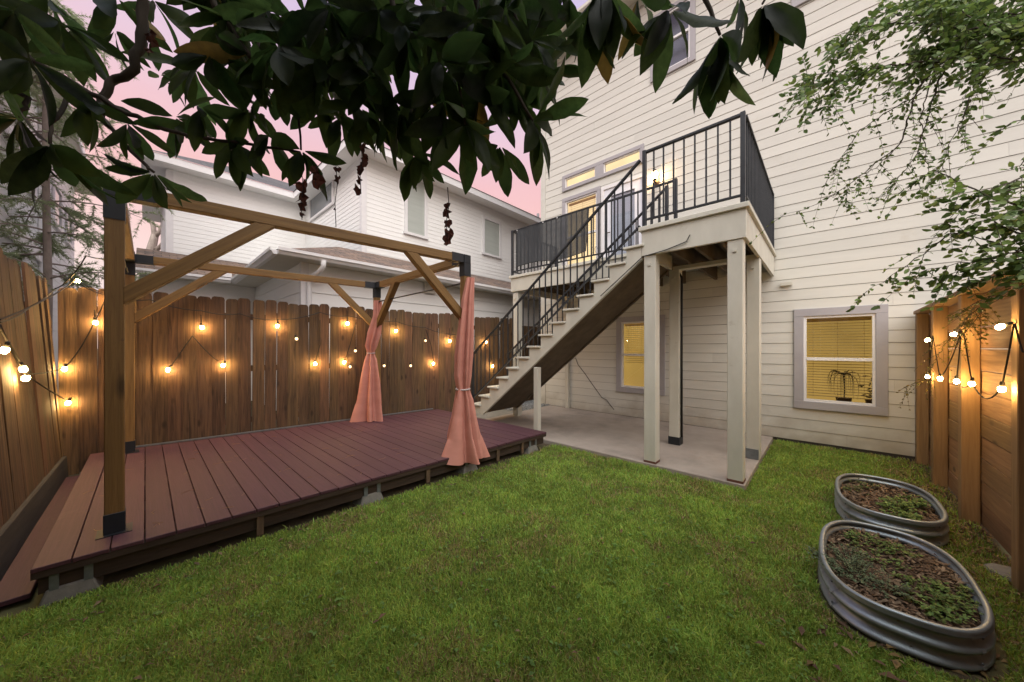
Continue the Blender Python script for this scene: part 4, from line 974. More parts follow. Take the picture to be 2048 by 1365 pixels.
lap_wall('lap_siding', (XA,YB), (XC,YB), 3.2, EV, .118, M_['nwhite'], NH, (0,-1,0))
lap_wall('lap_siding', (XA,YL), (XA,YB), 3.2, EV, .125, M_['nwhite'], NH, (1,0,0))
core = MB().box((XA-6, YL+.01, 0), (XA-.002, NYE, EV)).box((XA, YB+.002, 0), (XC-.002, NYE, EV))
part('wall', core, M_['nwhite'], NH)
part('corner_board', MB().box((XC-.10,YB-.03,3.4),(XC+.03,YB-.001,EV-.05)).box((XC+.002,YB,3.4),(XC+.03,YB+.10,EV-.05)), M_['white'], NH)
part('corner_board', MB().box((XA+.002,YL-.02,3.3),(XA+.03,YL+.13,EV-.05)).box((XA-.3,YL-.025,3.2),(XA+.001,YL+.009,EV-.05)), M_['white'], NH)
OV = .45
ev = MB().box((XA-6,YL-OV,EV),(XA+OV,YB-OV-.001,EV+.02)).box((XA-6,YB-OV,EV),(XC+OV,NYE+.4,EV+.02)); part('soffit', ev, M_['nwhite'], NH)
fa = MB().box((XC+OV,YB-OV-.03,EV-.02),(XC+OV+.03,NYE+.4,EV+.17)).box((XA+OV+.031,YB-OV-.03,EV-.02),(XC+OV-.001,YB-OV-.001,EV+.17)).box((XA+OV,YL-OV,EV-.02),(XA+OV+.03,YB-OV-.031,EV+.17)).box((XA-6,YL-OV-.03,EV-.02),(XA+OV-.001,YL-OV-.001,EV+.17))
part('fascia', fa, M_['white'], NH)
tp = math.tan(math.radians(27)); e0 = EV+.175
def hip(x, y, w): return (x-w, y+w, e0+w*tp)
w_ = 2.6
roof_quad('roof', [(XC+OV+.05,NYE+.4,e0),(XC+OV+.05,YB-OV-.05,e0),(XC+OV+.05-w_,YB-OV-.05+w_,e0+w_*tp),(XC+OV+.05-w_,NYE+.4,e0+w_*tp)][::-1], M_['shingle_dark'], NH)
roof_quad('roof', [(XA+OV,YB-OV-.05,e0),(XC+OV+.05,YB-OV-.05,e0),(XC+OV+.05-w_,YB-OV-.05+w_,e0+w_*tp),(XA+OV,YB-OV-.05+w_,e0+w_*tp)], M_['shingle_dark'], NH)
roof_quad('roof', [(XA+OV+.05,YL-OV-.05,e0),(XA+OV+.05,YB-OV+2,e0),(XA+OV+.05-w_,YB-OV+2,e0+w_*tp),(XA+OV+.05-w_,YL-OV-.05+w_,e0+w_*tp)], M_['shingle_dark'], NH)
part('vent_pipe', MB().tube([onX(1076,440,-9.6), onX(1076,428,-9.6)], .06, 8), M_['trim'], NH)
def nwin(face, a, b, z0, z1, tr=.09, glass='glass_dark'):
    """window on an x-facing ('x') or y-facing ('y') wall"""
    def bx_(a0, a1, z0_, z1_, o0, o1):
        if face == 'x': return MB().box((XC+o0, a0, z0_), (XC+o1, a1, z1_))
        return MB().box((a0, YB-o1, z0_), (a1, YB-o0, z1_))
    w = part('window', bx_(a, b, z1-tr, z1, .016, .05), M_['white'], NH)
    part('side_casing', bx_(a, a+tr, z0, z1-tr-.001, .016, .05), M_['white'], w); part('side_casing', bx_(b-tr, b, z0, z1-tr-.001, .016, .05), M_['white'], w)
    part('sill', bx_(a-.03, b+.03, z0-.07, z0-.001, .016, .07), M_['white'], w)
    part('pane', bx_(a+tr+.001, b-tr-.001, z0, z1-tr-.001, .018, .026), M_[glass], w)
def xw(u, v): p = onX(u, v, XC); return p.y, p.z
y0, _ = xw(808, 400); y1, _ = xw(853, 400); nwin('x', y0, y1, onX(808, 463, XC).z, onX(808, 345, XC).z)
y0, _ = xw(964, 400); y1, _ = xw(1001, 400); nwin('x', y0, y1, onX(964, 505, XC).z, onX(964, 432, XC).z)
pa, pb = onY(621, 400, YB), onY(669, 400, YB); nwin('y', pa.x, pb.x, onY(669, 405, YB).z-.0, onY(669, 330, YB).z, glass='glass_grey')
# ground floor wing with shingled skirt roof
GX, GY, GZ_ = -7.2, 1.60, 3.24; GXA = -11.4
lowx = -7.65; lowy = 2.12
def low_boards(p, q, out, z0, z1):
    z = z0; p = Vector((p[0],p[1],0)); q = Vector((q[0],q[1],0)); out = Vector(out)
    while z < z1-.02:
        zt = min(z+.29, z1); m = MB()
        m.hexa([p+ez*z, q+ez*z, q+out*.026+ez*z, p+out*.026+ez*z, p+ez*zt, q+ez*zt, q+out*.006+ez*zt, p+out*.006+ez*zt]); part('siding_board', m, M_['nwhite'], NH); z += .29
low_boards((lowx,lowy+.11), (lowx,NYE), (1,0,0), .3, 3.2)
low_boards((-11.9,lowy), (lowx-.11,lowy), (0,-1,0), .3, 3.2)
low_boards((-11.9,.12), (-11.9,lowy), (1,0,0), .3, 3.2)
part('corner_board', MB().box((lowx-.11,lowy-.03,.2),(lowx+.03,lowy-.001,3.2)).box((lowx+.001,lowy,.2),(lowx+.03,lowy+.11,3.2)), M_['white'], NH)
part('wall', MB().box((XC-.01, lowy+.001, 0), (lowx-.001, NYE, 3.2)).box((-12.2,lowy+.002,0),(XC-.011,YB,3.2)).box((XA+.01,.12,0),(-11.901,lowy,3.2)), M_['nwhite'], NH)
part('eave_soffit', MB().box((lowx-.2,GY+.02,3.2),(GX-.02,NYE,3.22)).box((GXA+.021,GY+.02,3.2),(lowx-.201,lowy+.1,3.22)).box((-12.4,-.1,3.2),(GXA+.02,lowy+.1,3.22)), M_['soffit'], NH)
def gutter_run(p, q, out):
    p = Vector(p); q = Vector(q); out = Vector(out)
    prof = [(0,0),(.07,0),(.10,.05),(.125,.06),(.125,.115),(.11,.115),(.11,.07),(0,.07)]
    part('gutter', MB().prism([p+out*a+ez*b for a, b in prof], q-p), M_['white'], NH)
gutter_run((GX-.02,GY,3.18), (GX-.02,NYE,3.18), (1,0,0)); gutter_run((GX-.02,GY+.02,3.18), (GXA,GY+.02,3.18), (0,-1,0)); gutter_run((GXA,-.16,3.18), (GXA,GY-.1,3.18), (1,0,0))
roof_quad('porch_roof', [(GX,GY,3.27),(GX,NYE,3.27),(XC+.02,NYE,3.98),(XC+.02,GY+1.62,3.98)], M_['shingle'], NH)
roof_quad('porch_roof', [(GXA,GY,3.27),(GX,GY,3.27),(XC+.02,GY+1.62,3.98),(GXA,GY+1.62,3.98)], M_['shingle'], NH)
roof_quad('porch_roof', [(GXA,-.16,3.27),(GXA,GY+.7,3.27),(XA+.02,GY+.7,4.15),(XA+.02,-.16,4.15)], M_['shingle'], NH)
pv = onZ(450, 556, 3.36); part('roof_vent', MB().box((GXA-.35,pv.y-.12,3.36),(GXA-.15,pv.y+.12,3.56)), M_['white'], NH)
ds = [(GX+.04,2.35,3.2),(GX+.03,2.35,3.08),(GX-.10,2.30,2.97),(lowx+.09,2.22,2.9),(lowx+.075,2.22,2.7),(lowx+.075,2.22,.2)]
part('downspout', MB().tube(ds, .05, 8), M_['white'], NH, smooth=True)
fx = onX(858, 575, lowx+.03); part('wall_vent', MB().box((lowx+.027,fx.y-.16,fx.z-.16),(lowx+.09,fx.y+.16,fx.z+.12)), M_['soffit'], NH)

# ================================================================== LEFT NEIGHBOUR HOUSE
LH = thing('pale_house', 'pale narrow sided house past the left fence', 'house', (-15, -3, 0))
LYW = -1.8; LHX0, LHX1 = -20.5, 1.5
lap_wall('lap_siding', (LHX0,LYW), (LHX1,LYW), 2.0, 7.4, .21, M_['nwhite2'], LH, (0,1,0))
part('wall', MB().box((LHX0,LYW-5,0),(LHX1,LYW-.002,7.4)), M_['nwhite2'], LH)
xd = onY(84, 400, LYW).x
part('corner_board', MB().box((xd-.05,LYW+.016,1.5),(xd+.35,LYW+.06,7.4)), M_['white'], LH)
part('downspout', MB().box((xd+.45,LYW+.016,1.5),(xd+.55,LYW+.10,7.4)), M_['nwhite2'], LH)
part('band_board', MB().box((xd+.56,LYW+.016,3.6),(LHX1,LYW+.07,3.95)), M_['white'], LH)
def lwin(ua, ub, va, vb):
    a, b = onY(ua, va, LYW), onY(ub, va, LYW); zt = onY(ub, va, LYW).z; zb = onY(ub, vb, LYW).z; x0, x1 = sorted((a.x, b.x))
    w = part('window', MB().box((x0-.09,LYW+.016,zt),(x1+.09,LYW+.06,zt+.1)), M_['white'], LH)
    part('side_casing', MB().box((x0-.09,LYW+.016,zb),(x0,LYW+.06,zt-.001)), M_['white'], w); part('side_casing', MB().box((x1,LYW+.016,zb),(x1+.09,LYW+.06,zt-.001)), M_['white'], w)
    part('sill', MB().box((x0-.12,LYW+.016,zb-.1),(x1+.12,LYW+.08,zb-.001)), M_['white'], w); part('pane', MB().box((x0+.001,LYW+.017,zb),(x1-.001,LYW+.03,zt-.001)), M_['glass_grey'], w)
lwin(104, 118, 392, 462); lwin(130, 139, 440, 492); lwin(30, 62, 300, 390)
part('soffit', MB().box((LHX0-.4,LYW-5,7.4),(LHX1,LYW+.5,7.43)), M_['soffit'], LH)
part('fascia', MB().box((LHX0-.4,LYW+.501,7.36),(LHX1,LYW+.53,7.58)), M_['white'], LH)
part('roof', MB().add([(LHX0-.4,LYW+.53,7.58),(LHX1,LYW+.53,7.58),(LHX1,LYW-3,9.2),(LHX0-.4,LYW-3,9.2)], [(0,1,2,3)]), M_['timber'], LH)

# ================================================================== GRAVEL STRIP
g = np.random.default_rng(21); V = []; Fc = []; Cc = []
for _ in range(2600):
    x, y = g.uniform(-5.75, -5.0), g.uniform(5.6, 8.2)
    r_ = g.uniform(.008, .022); a = g.uniform(0, 6.28, 3); o = len(V); c_ = Vector((x, y, SLAB+.0+g.uniform(0,.02)))
    for k in range(4): V.append((x+r_*math.cos(a[0]+k*1.57)*g.uniform(.7,1.2), y+r_*math.sin(a[0]+k*1.57)*g.uniform(.7,1.2), c_.z-.004))
    V.append((x+g.uniform(-.4,.4)*r_, y+g.uniform(-.4,.4)*r_, c_.z+r_*.8))
    for k in range(4): Fc.append((o+k, o+(k+1) % 4, o+4))
    Cc += [np.array([.30,.305,.31])*g.uniform(.4,1.5)]*5
tag(part('gravel', npmesh('gravel', V, Fc, False, np.array(Cc)), M_['gravel'], kind='stuff'), 'grey gravel in the passage beside the house corner', None)
struct('side_path', MB().box((-6.2,4.21,-.1),(-5.001,9.5,SLAB-.012)), M_['block'], 'hard packed side passage beside the house')

# ================================================================== TREES
# ---- magnolia above the camera
LM = []
def leaf_mesh(seed):
    r = random.Random(seed); n, L = 11, 1.0; vs = []; fs = []
    bend = r.uniform(.08, .32); twist = r.uniform(-.3, .3); fold = r.uniform(.10, .28); wid = r.uniform(.140, .185); wav = r.uniform(.0, .02); ph = r.uniform(0, 6)
    sk = r.uniform(.9, 1.15)
    for i in range(n):
        t = i/(n-1); w = wid*(math.sin(PI*min(.995, t**(1.12+.3*(sk-.9)))))**.72 if 0 < t < 1 else .010
        if i == n-1: w = .004
        rag = [1+r.uniform(-.05,.04) for _ in range(2)]
        z = -bend*t*t; tw = twist*t
        for s, m_ in ((-1, rag[0]), (-.5, 1), (0, 1), (.5, 1), (1, rag[1])):
            x = s*w*m_; zz = z+abs(s)*w*fold*1.4+wav*math.sin(t*17+ph+s)*abs(s)
            vs.append((x*math.cos(tw), t*L, zz+x*math.sin(tw)))
    for i in range(n-1):
        for k in range(4): fs.append((i*5+k, i*5+k+1, (i+1)*5+k+1, (i+1)*5+k))
    return npmesh('leaf', vs, fs, True)
LM = [leaf_mesh(k) for k in range(9)]
LMY = [m.copy() for m in LM[:2]]
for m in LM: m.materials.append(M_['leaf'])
for m in LMY: m.materials.append(M_['leafy'])
MG = thing('magnolia_tree', 'dark large leaved tree hanging over the top of the yard', 'tree', (.9, -1.5, 0))
LEAVES = []              # (matrix, mesh index, screen size)
rl = random.Random(12)
def leaf_matrix(p, d, nrm, L):
    y = d.normalized(); z = (nrm-y*nrm.dot(y))
    if z.length < 1e-3: z = y.orthogonal()
    z.normalize(); x = y.cross(z); M = Matrix((x*L, y*L, z*L)).transposed().to_4x4(); M.translation = p; return M
def whorl(p, axis, n=8, L=.2, spread=(45, 100), droop=.35):
    axis = axis.normalized(); a0 = rl.uniform(0, 6.28); u_ = axis.orthogonal().normalized(); v_ = axis.cross(u_)
    for k in range(n):
        a = a0+2*PI*k/n*1.0+rl.uniform(-.35, .35); sp = math.radians(rl.uniform(*spread)*(1 if k < n*.7 else .45))
        d = axis*math.cos(sp)+(u_*math.cos(a)+v_*math.sin(a))*math.sin(sp); d = (d-ez*droop*rl.uniform(.4, 1.3)).normalized()
        nr = (axis*.6+ez*.5-FW*.35+Vector((rl.uniform(-.5,.5), rl.uniform(-.5,.5), rl.uniform(-.3,.3))))
        LEAVES.append((leaf_matrix(p+d*.012, d, nr, L*rl.uniform(.72, 1.15)), rl.randrange(9)))
def imgdir(du, dv, f=.0): return RT*du-ez*dv+FW*f
BR = []
def branch(pix, r0, r1):
    pts = [at(u, v, d) for u, v, d in pix]; fine = []
    for a, b in zip(pts[:-1], pts[1:]):
        for i in range(4): fine.append(a.lerp(b, i/4)+Vector((rl.uniform(-1,1), rl.uniform(-1,1), rl.uniform(-1,1)))*.006)
    fine.append(pts[-1]); m = MB().tube(fine, list(np.linspace(r0, r1, len(fine))), 7); BR.append(m); return pts
W_ = [ # u, v, depth, image axis (right, down), away, leaves, length
 (1000,135,1.02,.25,1,-.1,9,.21),(1066,243,1.0,.5,.5,-.1,9,.19),(930,248,.98,.05,1,0,7,.21),(838,305,1.12,0,.8,.1,9,.17),(806,226,1.05,-.5,.5,0,8,.19),
 (602,300,1.12,.25,.35,.1,10,.17),(468,283,1.22,.15,.6,.1,9,.17),(308,345,1.15,.2,.6,0,9,.17),(640,190,1.2,.1,.9,0,8,.19),(555,165,1.15,-.1,.9,0,8,.19),
 (500,110,1.1,-.2,.7,0,9,.2),(742,150,1.0,0,.9,0,9,.2),(880,120,.93,0,1,-.1,9,.21),(700,70,1.0,.2,.7,0,9,.2),(600,60,1.1,-.1,.8,0,9,.2),
 (810,50,.95,.1,.8,0,9,.2),(950,40,.95,.2,.9,0,9,.2),(1060,80,1.05,.6,.5,0,8,.19),(1085,150,1.1,.9,-.15,.2,6,.16),(455,40,1.1,-.3,.6,0,9,.2),
 (1440,70,1.0,-.05,1,0,11,.205),(1340,18,.97,-.3,.8,0,8,.2),(1205,-28,.95,0,1,0,8,.22),(1525,8,1.0,.3,.9,0,7,.18),(1275,-5,1.0,.5,.4,0,5,.17),(1480,-10,1.05,.3,.4,0,6,.18),
 (100,288,1.0,.2,.8,-.1,9,.22),(40,235,.98,-.5,.3,0,8,.2),(60,120,1.0,.4,.5,0,8,.22),(175,205,1.1,.4,.4,0,6,.18),(255,245,1.15,.5,.6,0,6,.17),
 (120,45,1.15,.3,.2,.2,7,.18),(30,20,1.0,-.2,.4,0,8,.2),(230,60,1.3,0,.4,.2,6,.16),(318,150,1.4,.4,-.6,.1,5,.12),(350,235,1.25,.5,.3,.1,8,.17),
 (400,215,1.2,.2,.6,.1,8,.17),(540,270,1.15,-.2,.7,0,8,.16),(720,215,1.1,-.3,.7,0,7,.17),(1030,200,1.08,.2,.8,.1,7,.18),(890,200,1.0,-.1,.9,0,8,.2),(770,240,1.12,-.2,.5,.1,7,.17),
 (420,110,1.05,-.3,.7,0,8,.19),(560,90,1.0,0,.9,0,9,.2),(650,120,1.0,0,.9,0,9,.2),(660,15,1.0,.1,.8,0,9,.2),(760,20,1.0,.1,.8,0,9,.2),(870,20,1.0,.1,.8,0,9,.2),(1010,20,1.0,.2,.8,0,9,.2),(540,20,1.1,0,.8,0,9,.2),
 (1120,-20,1.05,.2,.8,0,7,.2),(1150,20,1.1,.3,.6,0,6,.18),(960,185,1.05,.1,.9,0,8,.2),(840,185,1.08,0,.9,0,8,.2),(680,235,1.2,0,.8,.1,7,.16),(500,215,1.2,0,.8,.1,7,.17),(1000,290,1.1,.1,.9,.1,5,.17)]
for (u, v, d, ar, ad_, aw, n_, L) in W_:
    hang = ad_ >= .9 and v < 120 and u > 1150
    whorl(at(u, v, d), imgdir(ar, ad_, aw), n_+(4 if hang else 1), L*(.96 if hang else .80), (12, 62) if hang else (35, 98), .5 if hang else .35)
for _ in range(40):       # thicken the mass above the middle
    u, v = rl.uniform(380, 1090), rl.uniform(-110, 140); whorl(at(u, v, rl.uniform(1.15, 1.6)), imgdir(rl.uniform(-.4,.4), rl.uniform(.4,1), rl.uniform(-.3,.4)), 8, .2)
for _ in range(5):
    u, v = rl.uniform(-40, 330), rl.uniform(-40, 60); whorl(at(u, v, rl.uniform(1.2, 1.7)), imgdir(rl.uniform(-.4,.4), rl.uniform(.2,.8), .2), 7, .18)
NVIS = len(LEAVES)
k = 0
while k < 460:            # unseen rest of the crown over and behind the camera, thickened to block sun
    p = Vector((rl.uniform(-3.0, 2.2), rl.uniform(-3.2, 1.6), rl.uniform(2.5, 4.6))); q = proj(p)
    if q and q[1] > -170: continue
    if (Vector((p.x+.3, p.y+.9, (p.z-3.4)*1.5))).length > 2.6: continue
    whorl(p, Vector((rl.uniform(-1,1), rl.uniform(-1,1), rl.uniform(-.8,.6))), 8, .22, droop=.2); k += 1
branch([(-60,30,1.1),(40,105,1.1),(150,170,1.12),(250,225,1.15),(360,270,1.2),(470,285,1.2),(600,305,1.15)], .012, .004)
branch([(290,-60,1.2),(285,10,1.2),(278,90,1.2),(268,140,1.2),(222,160,1.19),(203,200,1.18),(200,235,1.17)], .017, .011)
branch([(200,235,1.17),(290,330,1.16),(308,345,1.15)], .007, .004); branch([(150,170,1.12),(110,240,1.05),(100,288,1.0)], .007, .004)
branch([(400,-80,1.1),(430,10,1.1),(500,110,1.1),(555,165,1.15),(640,190,1.2)], .012, .004); branch([(940,-80,1.0),(955,20,1.0),(985,90,1.02),(1000,135,1.02),(1066,243,1.0)], .010, .004)
branch([(760,-90,1.05),(790,40,1.05),(800,150,1.05),(838,305,1.12)], .010, .003); branch([(880,-80,1.0),(890,60,.97),(930,248,.98)], .009, .003)
branch([(1390,-90,1.05),(1410,0,1.02),(1440,70,1.0)], .009, .004); branch([(1210,-120,1.0),(1205,-28,.95)], .007, .004); branch([(1560,-80,1.05),(1525,8,1.0)], .006, .003)
branch([(660,-60,1.1),(640,70,1.15),(600,190,1.15),(602,300,1.12)], .008, .003); branch([(-40,140,1.0),(60,200,1.0),(40,235,.98)], .008, .004)
branch([(1000,-60,1.1),(1045,60,1.08),(1085,150,1.1)], .006, .003)
for m in BR: part('branch', m, M_['bark'], MG, smooth=True)
tr = MB().tube([(.9,-1.5,-.05),(.86,-1.45,.8),(.75,-1.42,1.7),(.62,-1.30,2.6),(.4,-1.1,3.5),(.2,-.9,4.3)], [.17,.14,.125,.11,.085,.05], 12)
part('trunk', tr, M_['bark'], MG, smooth=True)
for q in ((-1.6,.1,3.3),(-.6,.9,3.4),(.9,.5,3.5),(-1.2,-1.6,3.8),(1.2,-1.9,3.6),(-2.2,-.5,3.2),(.2,.5,3.1)):
    part('limb', MB().tube([(.62,-1.30,2.6),Vector((.62,-1.3,2.6)).lerp(Vector(q),.5)+Vector((0,0,.25)),q], [.06,.04,.02], 8), M_['bark'], MG, smooth=True)
def ssize(i):
    M = LEAVES[i][0]; q = proj(M.translation+M.to_3x3() @ Vector((0,.5,0)))
    if not q or not (-60 < q[0] < 2100 and -40 < q[1] < 900): return 0
    L = M.to_3x3() @ Vector((0,1,0)); a = proj(M.translation); b = proj(M.translation+L)
    return math.hypot(a[0]-b[0], a[1]-b[1]) if a and b else 0
order = sorted(range(len(LEAVES)), key=ssize, reverse=True)
yel = 0
for i in order[:300]:
    M, mi = LEAVES[i]
    if rl.random() < .025: part('leaf', LMY[mi % 2], None, MG, M)
    else: part('leaf', LM[mi], None, MG, M)
base = []
for m in LM:
    a = np.empty(len(m.vertices)*3, np.float32); m.vertices.foreach_get('co', a); base.append(a.reshape(-1, 3))
lf = np.array([tuple(p.vertices) for p in LM[0].polygons])
VV = []; FF = []; o = 0
for i in order[300:]:
    M, mi = LEAVES[i]; A = np.array(M.to_3x3()); VV.append(base[mi] @ A.T+np.array(M.translation)); FF.append(lf+o); o += len(base[mi])
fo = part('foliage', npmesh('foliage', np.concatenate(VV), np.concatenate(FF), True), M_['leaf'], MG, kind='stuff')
# dead leaf strands dangling from it
def strand(label, u, v0, v1, d, spots, seed):
    r = random.Random(seed); a = at(u, v0, d); b = at(u, v1, d); t = thing('dry_leaf_strand', label, 'dead leaves', a)
    part('thread', MB().tube([a, a.lerp(b,.3)+RT*.004, a.lerp(b,.6)-RT*.003, b], .0012, 4), M_['cable'], t)
    for (vv, sz, off) in spots:
        c = at(u+off, vv, d); rad = sz/F*d/2; vs = [tuple(c)]; n_ = 11
        for k in range(n_):
            w = 2*PI*k/n_; rr = rad*r.uniform(.45, 1.25); vs.append(tuple(c+RT*(math.cos(w)*rr)+ez*(math.sin(w)*rr*1.1)+FW*r.uniform(-.6,.6)*rad))
        part('leaf', MB().add(vs, [(0, k+1, (k+1) % n_+1) for k in range(n_)]), M_['dryleaf'], t)
strand('crumpled dead leaf strand above the pergola beam right end', 895, 375, 490, .95, [(412,14,0),(425,20,-2),(448,18,0),(467,22,3),(482,22,-1)], 1)
strand('dead leaf strand beside the white house gable corner', 722, 290, 388, 1.0, [(297,18,6),(315,16,8),(330,22,3),(342,16,-2),(362,20,-4),(380,18,-9)], 2)
strand('dead leaf strand over the middle of the pergola beam', 604, 350, 440, 1.05, [(372,26,2),(395,26,0),(412,20,3),(430,10,1)], 3)
strand('short dead leaf cluster below the middle branch', 632, 330, 372, 1.05, [(345,24,0),(362,26,4)], 4)
strand('thin dead twig strand near the slanted window', 672, 332, 455, 1.05, [(340,14,3),(358,18,2),(418,5,-2)], 5)
strand('dead leaf strand high at the left against the sky', 297, 55, 112, 1.2, [(66,20,2),(82,22,6),(100,18,2)], 6)

# ---- small leaved tree hanging in from the right
def sprays(name, label, cat, loc, runs, cols, seed, trunk=None):
    g = random.Random(seed); t = thing(name, label, cat, loc); V = []; Fc = []; Cc = []; tw = MB()
    def leaf(p, d, L):
        w = d.cross(Vector((g.uniform(-1,1), g.uniform(-1,1), g.uniform(-1,1))))
        if w.length < 1e-3: return
        w = w.normalized()*L*.27; nn = d.normalized().cross(w).normalized()*L*.06; o = len(V); c = np.array(cols[g.randrange(len(cols))])*g.uniform(.6, 1.3)
        V.extend([tuple(p), tuple(p+d*.35+w+nn), tuple(p+d*.75+w*.7+nn), tuple(p+d), tuple(p+d*.75-w*.7+nn), tuple(p+d*.35-w+nn)])
        Fc.append((o,o+1,o+2,o+3)); Fc.append((o,o+3,o+4,o+5)); Cc.extend([c]*6)
    for (pix, r0, L, dens, side) in runs:
        L = L*.86
        pts = [at(u, v, d) for u, v, d in pix]; fine = []
        for a, b in zip(pts[:-1], pts[1:]):
            k = max(3, int((b-a).length/.035))
            for i in range(k): fine.append(a.lerp(b, i/k)+Vector((g.uniform(-1,1), g.uniform(-1,1), g.uniform(-1,1)))*.007)
        fine.append(pts[-1]); tw.tube(fine, list(np.linspace(r0, .0008, len(fine))), 5, False)
        for i in range(1, len(fine)):
            dr = (fine[i]-fine[i-1]).normalized()
            for _ in range(dens):
                sd = Vector((g.uniform(-1,1), g.uniform(-1,1), g.uniform(-1,.5))).normalized(); d = (dr*.7+sd).normalized(); leaf(fine[i].lerp(fine[i-1], g.random()), d*L*g.uniform(.6,1.2), L)
            if side and g.random() < side:
                sd = (dr*.5+Vector((g.uniform(-1,1), g.uniform(-1,1), g.uniform(-1.3,.2)))).normalized(); ln = g.uniform(.08, .24); q0 = fine[i]; sp = [q0+sd*ln*s_-ez*.06*s_*s_*ln/.2 for s_ in np.linspace(0,1,7)]
                tw.tube(sp, [.0016,.0015,.0013,.0012,.001,.0008,.0006], 4, False)
                for s_ in range(1, 7):
                    for e in (-1, 1):
                        if g.random() < .12: continue
                        wd = sd.cross(ez).normalized() if abs(sd.z) < .95 else RT; leaf(sp[s_], (sd*.6+wd*e*.8+Vector((g.uniform(-.4,.4), g.uniform(-.4,.4), g.uniform(-.5,.3)))).normalized()*L*g.uniform(.6,1.1), L)
    part('twigs', tw, M_['bark'], t, kind='stuff'); part('foliage', npmesh('foliage', V, Fc, False, np.array(Cc)), M_['smallleaf'], t, kind='stuff')
    if trunk: part('trunk', trunk, M_['bark'], t, smooth=True)
    return t
gcol = [(.13,.20,.05),(.16,.245,.06),(.09,.155,.04),(.21,.28,.07),(.11,.18,.055)]
RR = [([(2120,40,2.2),(1990,80,2.15),(1880,118,2.1),(1740,138,2.05),(1650,148,2.0),(1590,154,2.0)], .012, .052, 2, .55),
 ([(2040,70,2.1),(1900,55,2.1),(1790,45,2.1),(1700,60,2.05),(1640,95,2.0)], .008, .05, 2, .5),
 ([(2100,-20,2.2),(1950,-5,2.2),(1830,10,2.2),(1755,20,2.2)], .008, .05, 3, .6),
 ([(2100,90,2.0),(2000,60,2.0),(1930,30,2.0),(1880,-20,2.0)], .008, .05, 3, .6),
 ([(2080,130,2.0),(1990,110,2.05),(1900,100,2.1),(1840,60,2.1)], .007, .05, 3, .6),
 ([(1760,130,2.05),(1700,160,2.05),(1650,195,2.05),(1615,210,2.05)], .004, .045, 2, .35),
 ([(1880,118,2.1),(1830,190,2.15),(1800,290,2.2),(1730,345,2.25),(1660,395,2.3),(1610,420,2.3),(1560,432,2.35)], .006, .034, 1, .60),
 ([(1900,110,2.1),(1860,210,2.15),(1838,300,2.2),(1800,355,2.2),(1765,400,2.25)], .006, .034, 1, .65),
 ([(1840,190,2.15),(1780,220,2.2),(1720,260,2.2),(1680,320,2.2),(1650,370,2.25)], .004, .032, 1, .55),
 ([(1960,80,2.1),(1945,180,2.1),(1915,260,2.1),(1880,330,2.15),(1850,355,2.15)], .005, .036, 1, .6),
 ([(1820,150,2.1),(1760,190,2.1),(1690,215,2.1),(1640,215,2.1)], .004, .036, 1, .5),
 ([(1870,140,2.1),(1840,240,2.1),(1855,330,2.1),(1858,420,2.1)], .004, .03, 1, .15),
 ([(1800,290,2.2),(1760,330,2.2),(1700,360,2.2),(1690,400,2.2)], .003, .03, 1, .5),
 ([(2110,260,1.9),(2030,240,1.9),(1990,265,1.95)], .005, .045, 2, .3),
 ([(2120,420,1.7),(2010,405,1.75),(1930,370,1.8),(1870,345,1.85),(1850,350,1.85)], .007, .052, 2, .5),
 ([(2120,480,1.75),(2000,455,1.8),(1900,470,1.85),(1830,520,1.95),(1780,555,2.0),(1735,582,2.05)], .007, .045, 2, .45),
 ([(2120,520,1.7),(2000,520,1.75),(1920,540,1.8),(1860,565,1.85)], .006, .05, 2, .55),
 ([(2100,340,1.8),(2030,360,1.8),(1960,390,1.8),(1900,420,1.85)], .006, .052, 2, .5),
 ([(2110,560,1.7),(2030,500,1.75),(1960,480,1.8),(1890,440,1.85)], .006, .05, 2, .45),
 ([(2070,300,1.9),(2040,330,1.9),(2010,340,1.9)], .004, .05, 2, .3)]
for q in ([(2130,500,1.7),(2040,470,1.75),(1990,440,1.75),(1930,420,1.8),(1890,400,1.85)], [(2130,540,1.7),(2050,500,1.7),(1970,520,1.75),(1900,530,1.8),(1840,545,1.9)], [(2130,450,1.65),(2060,420,1.7),(2000,430,1.7),(1940,450,1.75)],
          [(2130,380,1.7),(2060,375,1.7),(1990,385,1.75),(1930,400,1.8)], [(2130,560,1.7),(2060,540,1.7),(1990,550,1.75),(1930,575,1.8)]):
    RR.append((q, .006, .056, 2, .55))
for q in ([(2120,20,2.1),(2030,30,2.1),(1950,20,2.1),(1870,30,2.1)], [(2120,60,2.0),(2040,80,2.0),(1970,70,2.05),(1890,85,2.1),(1830,110,2.1)], [(2120,110,2.0),(2050,120,2.0),(1980,130,2.05),(1920,150,2.1)], [(2100,-30,2.1),(2020,-10,2.1),(1940,-5,2.1),(1860,0,2.1)]):
    RR.append((q, .007, .054, 3, .6))
rj = random.Random(77)
for (pix, r0, L, dens, side) in list(RR):
    if pix[1][1] < 115 and pix[-1][1] < 230: RR.append(([(u+rj.uniform(-45,45), v+rj.uniform(-30,30), d+rj.uniform(-.1,.25)) for u, v, d in pix], r0*.6, L*rj.uniform(.9,1.1), dens, side))
trk = MB().tube([(2.3,2.2,-.05),(2.25,2.3,1.2),(2.1,2.5,2.4),(1.7,2.7,3.3),(1.1,2.9,3.7)], [.12,.10,.085,.05,.02], 10)
sprays('small_leaved_tree', 'small leaved tree with drooping sprays at the upper right', 'tree', (2.3, 2.2, 0), RR, gcol, 4, trk)
ycol = [(.20,.17,.035),(.16,.15,.03),(.24,.17,.03),(.12,.13,.03)]
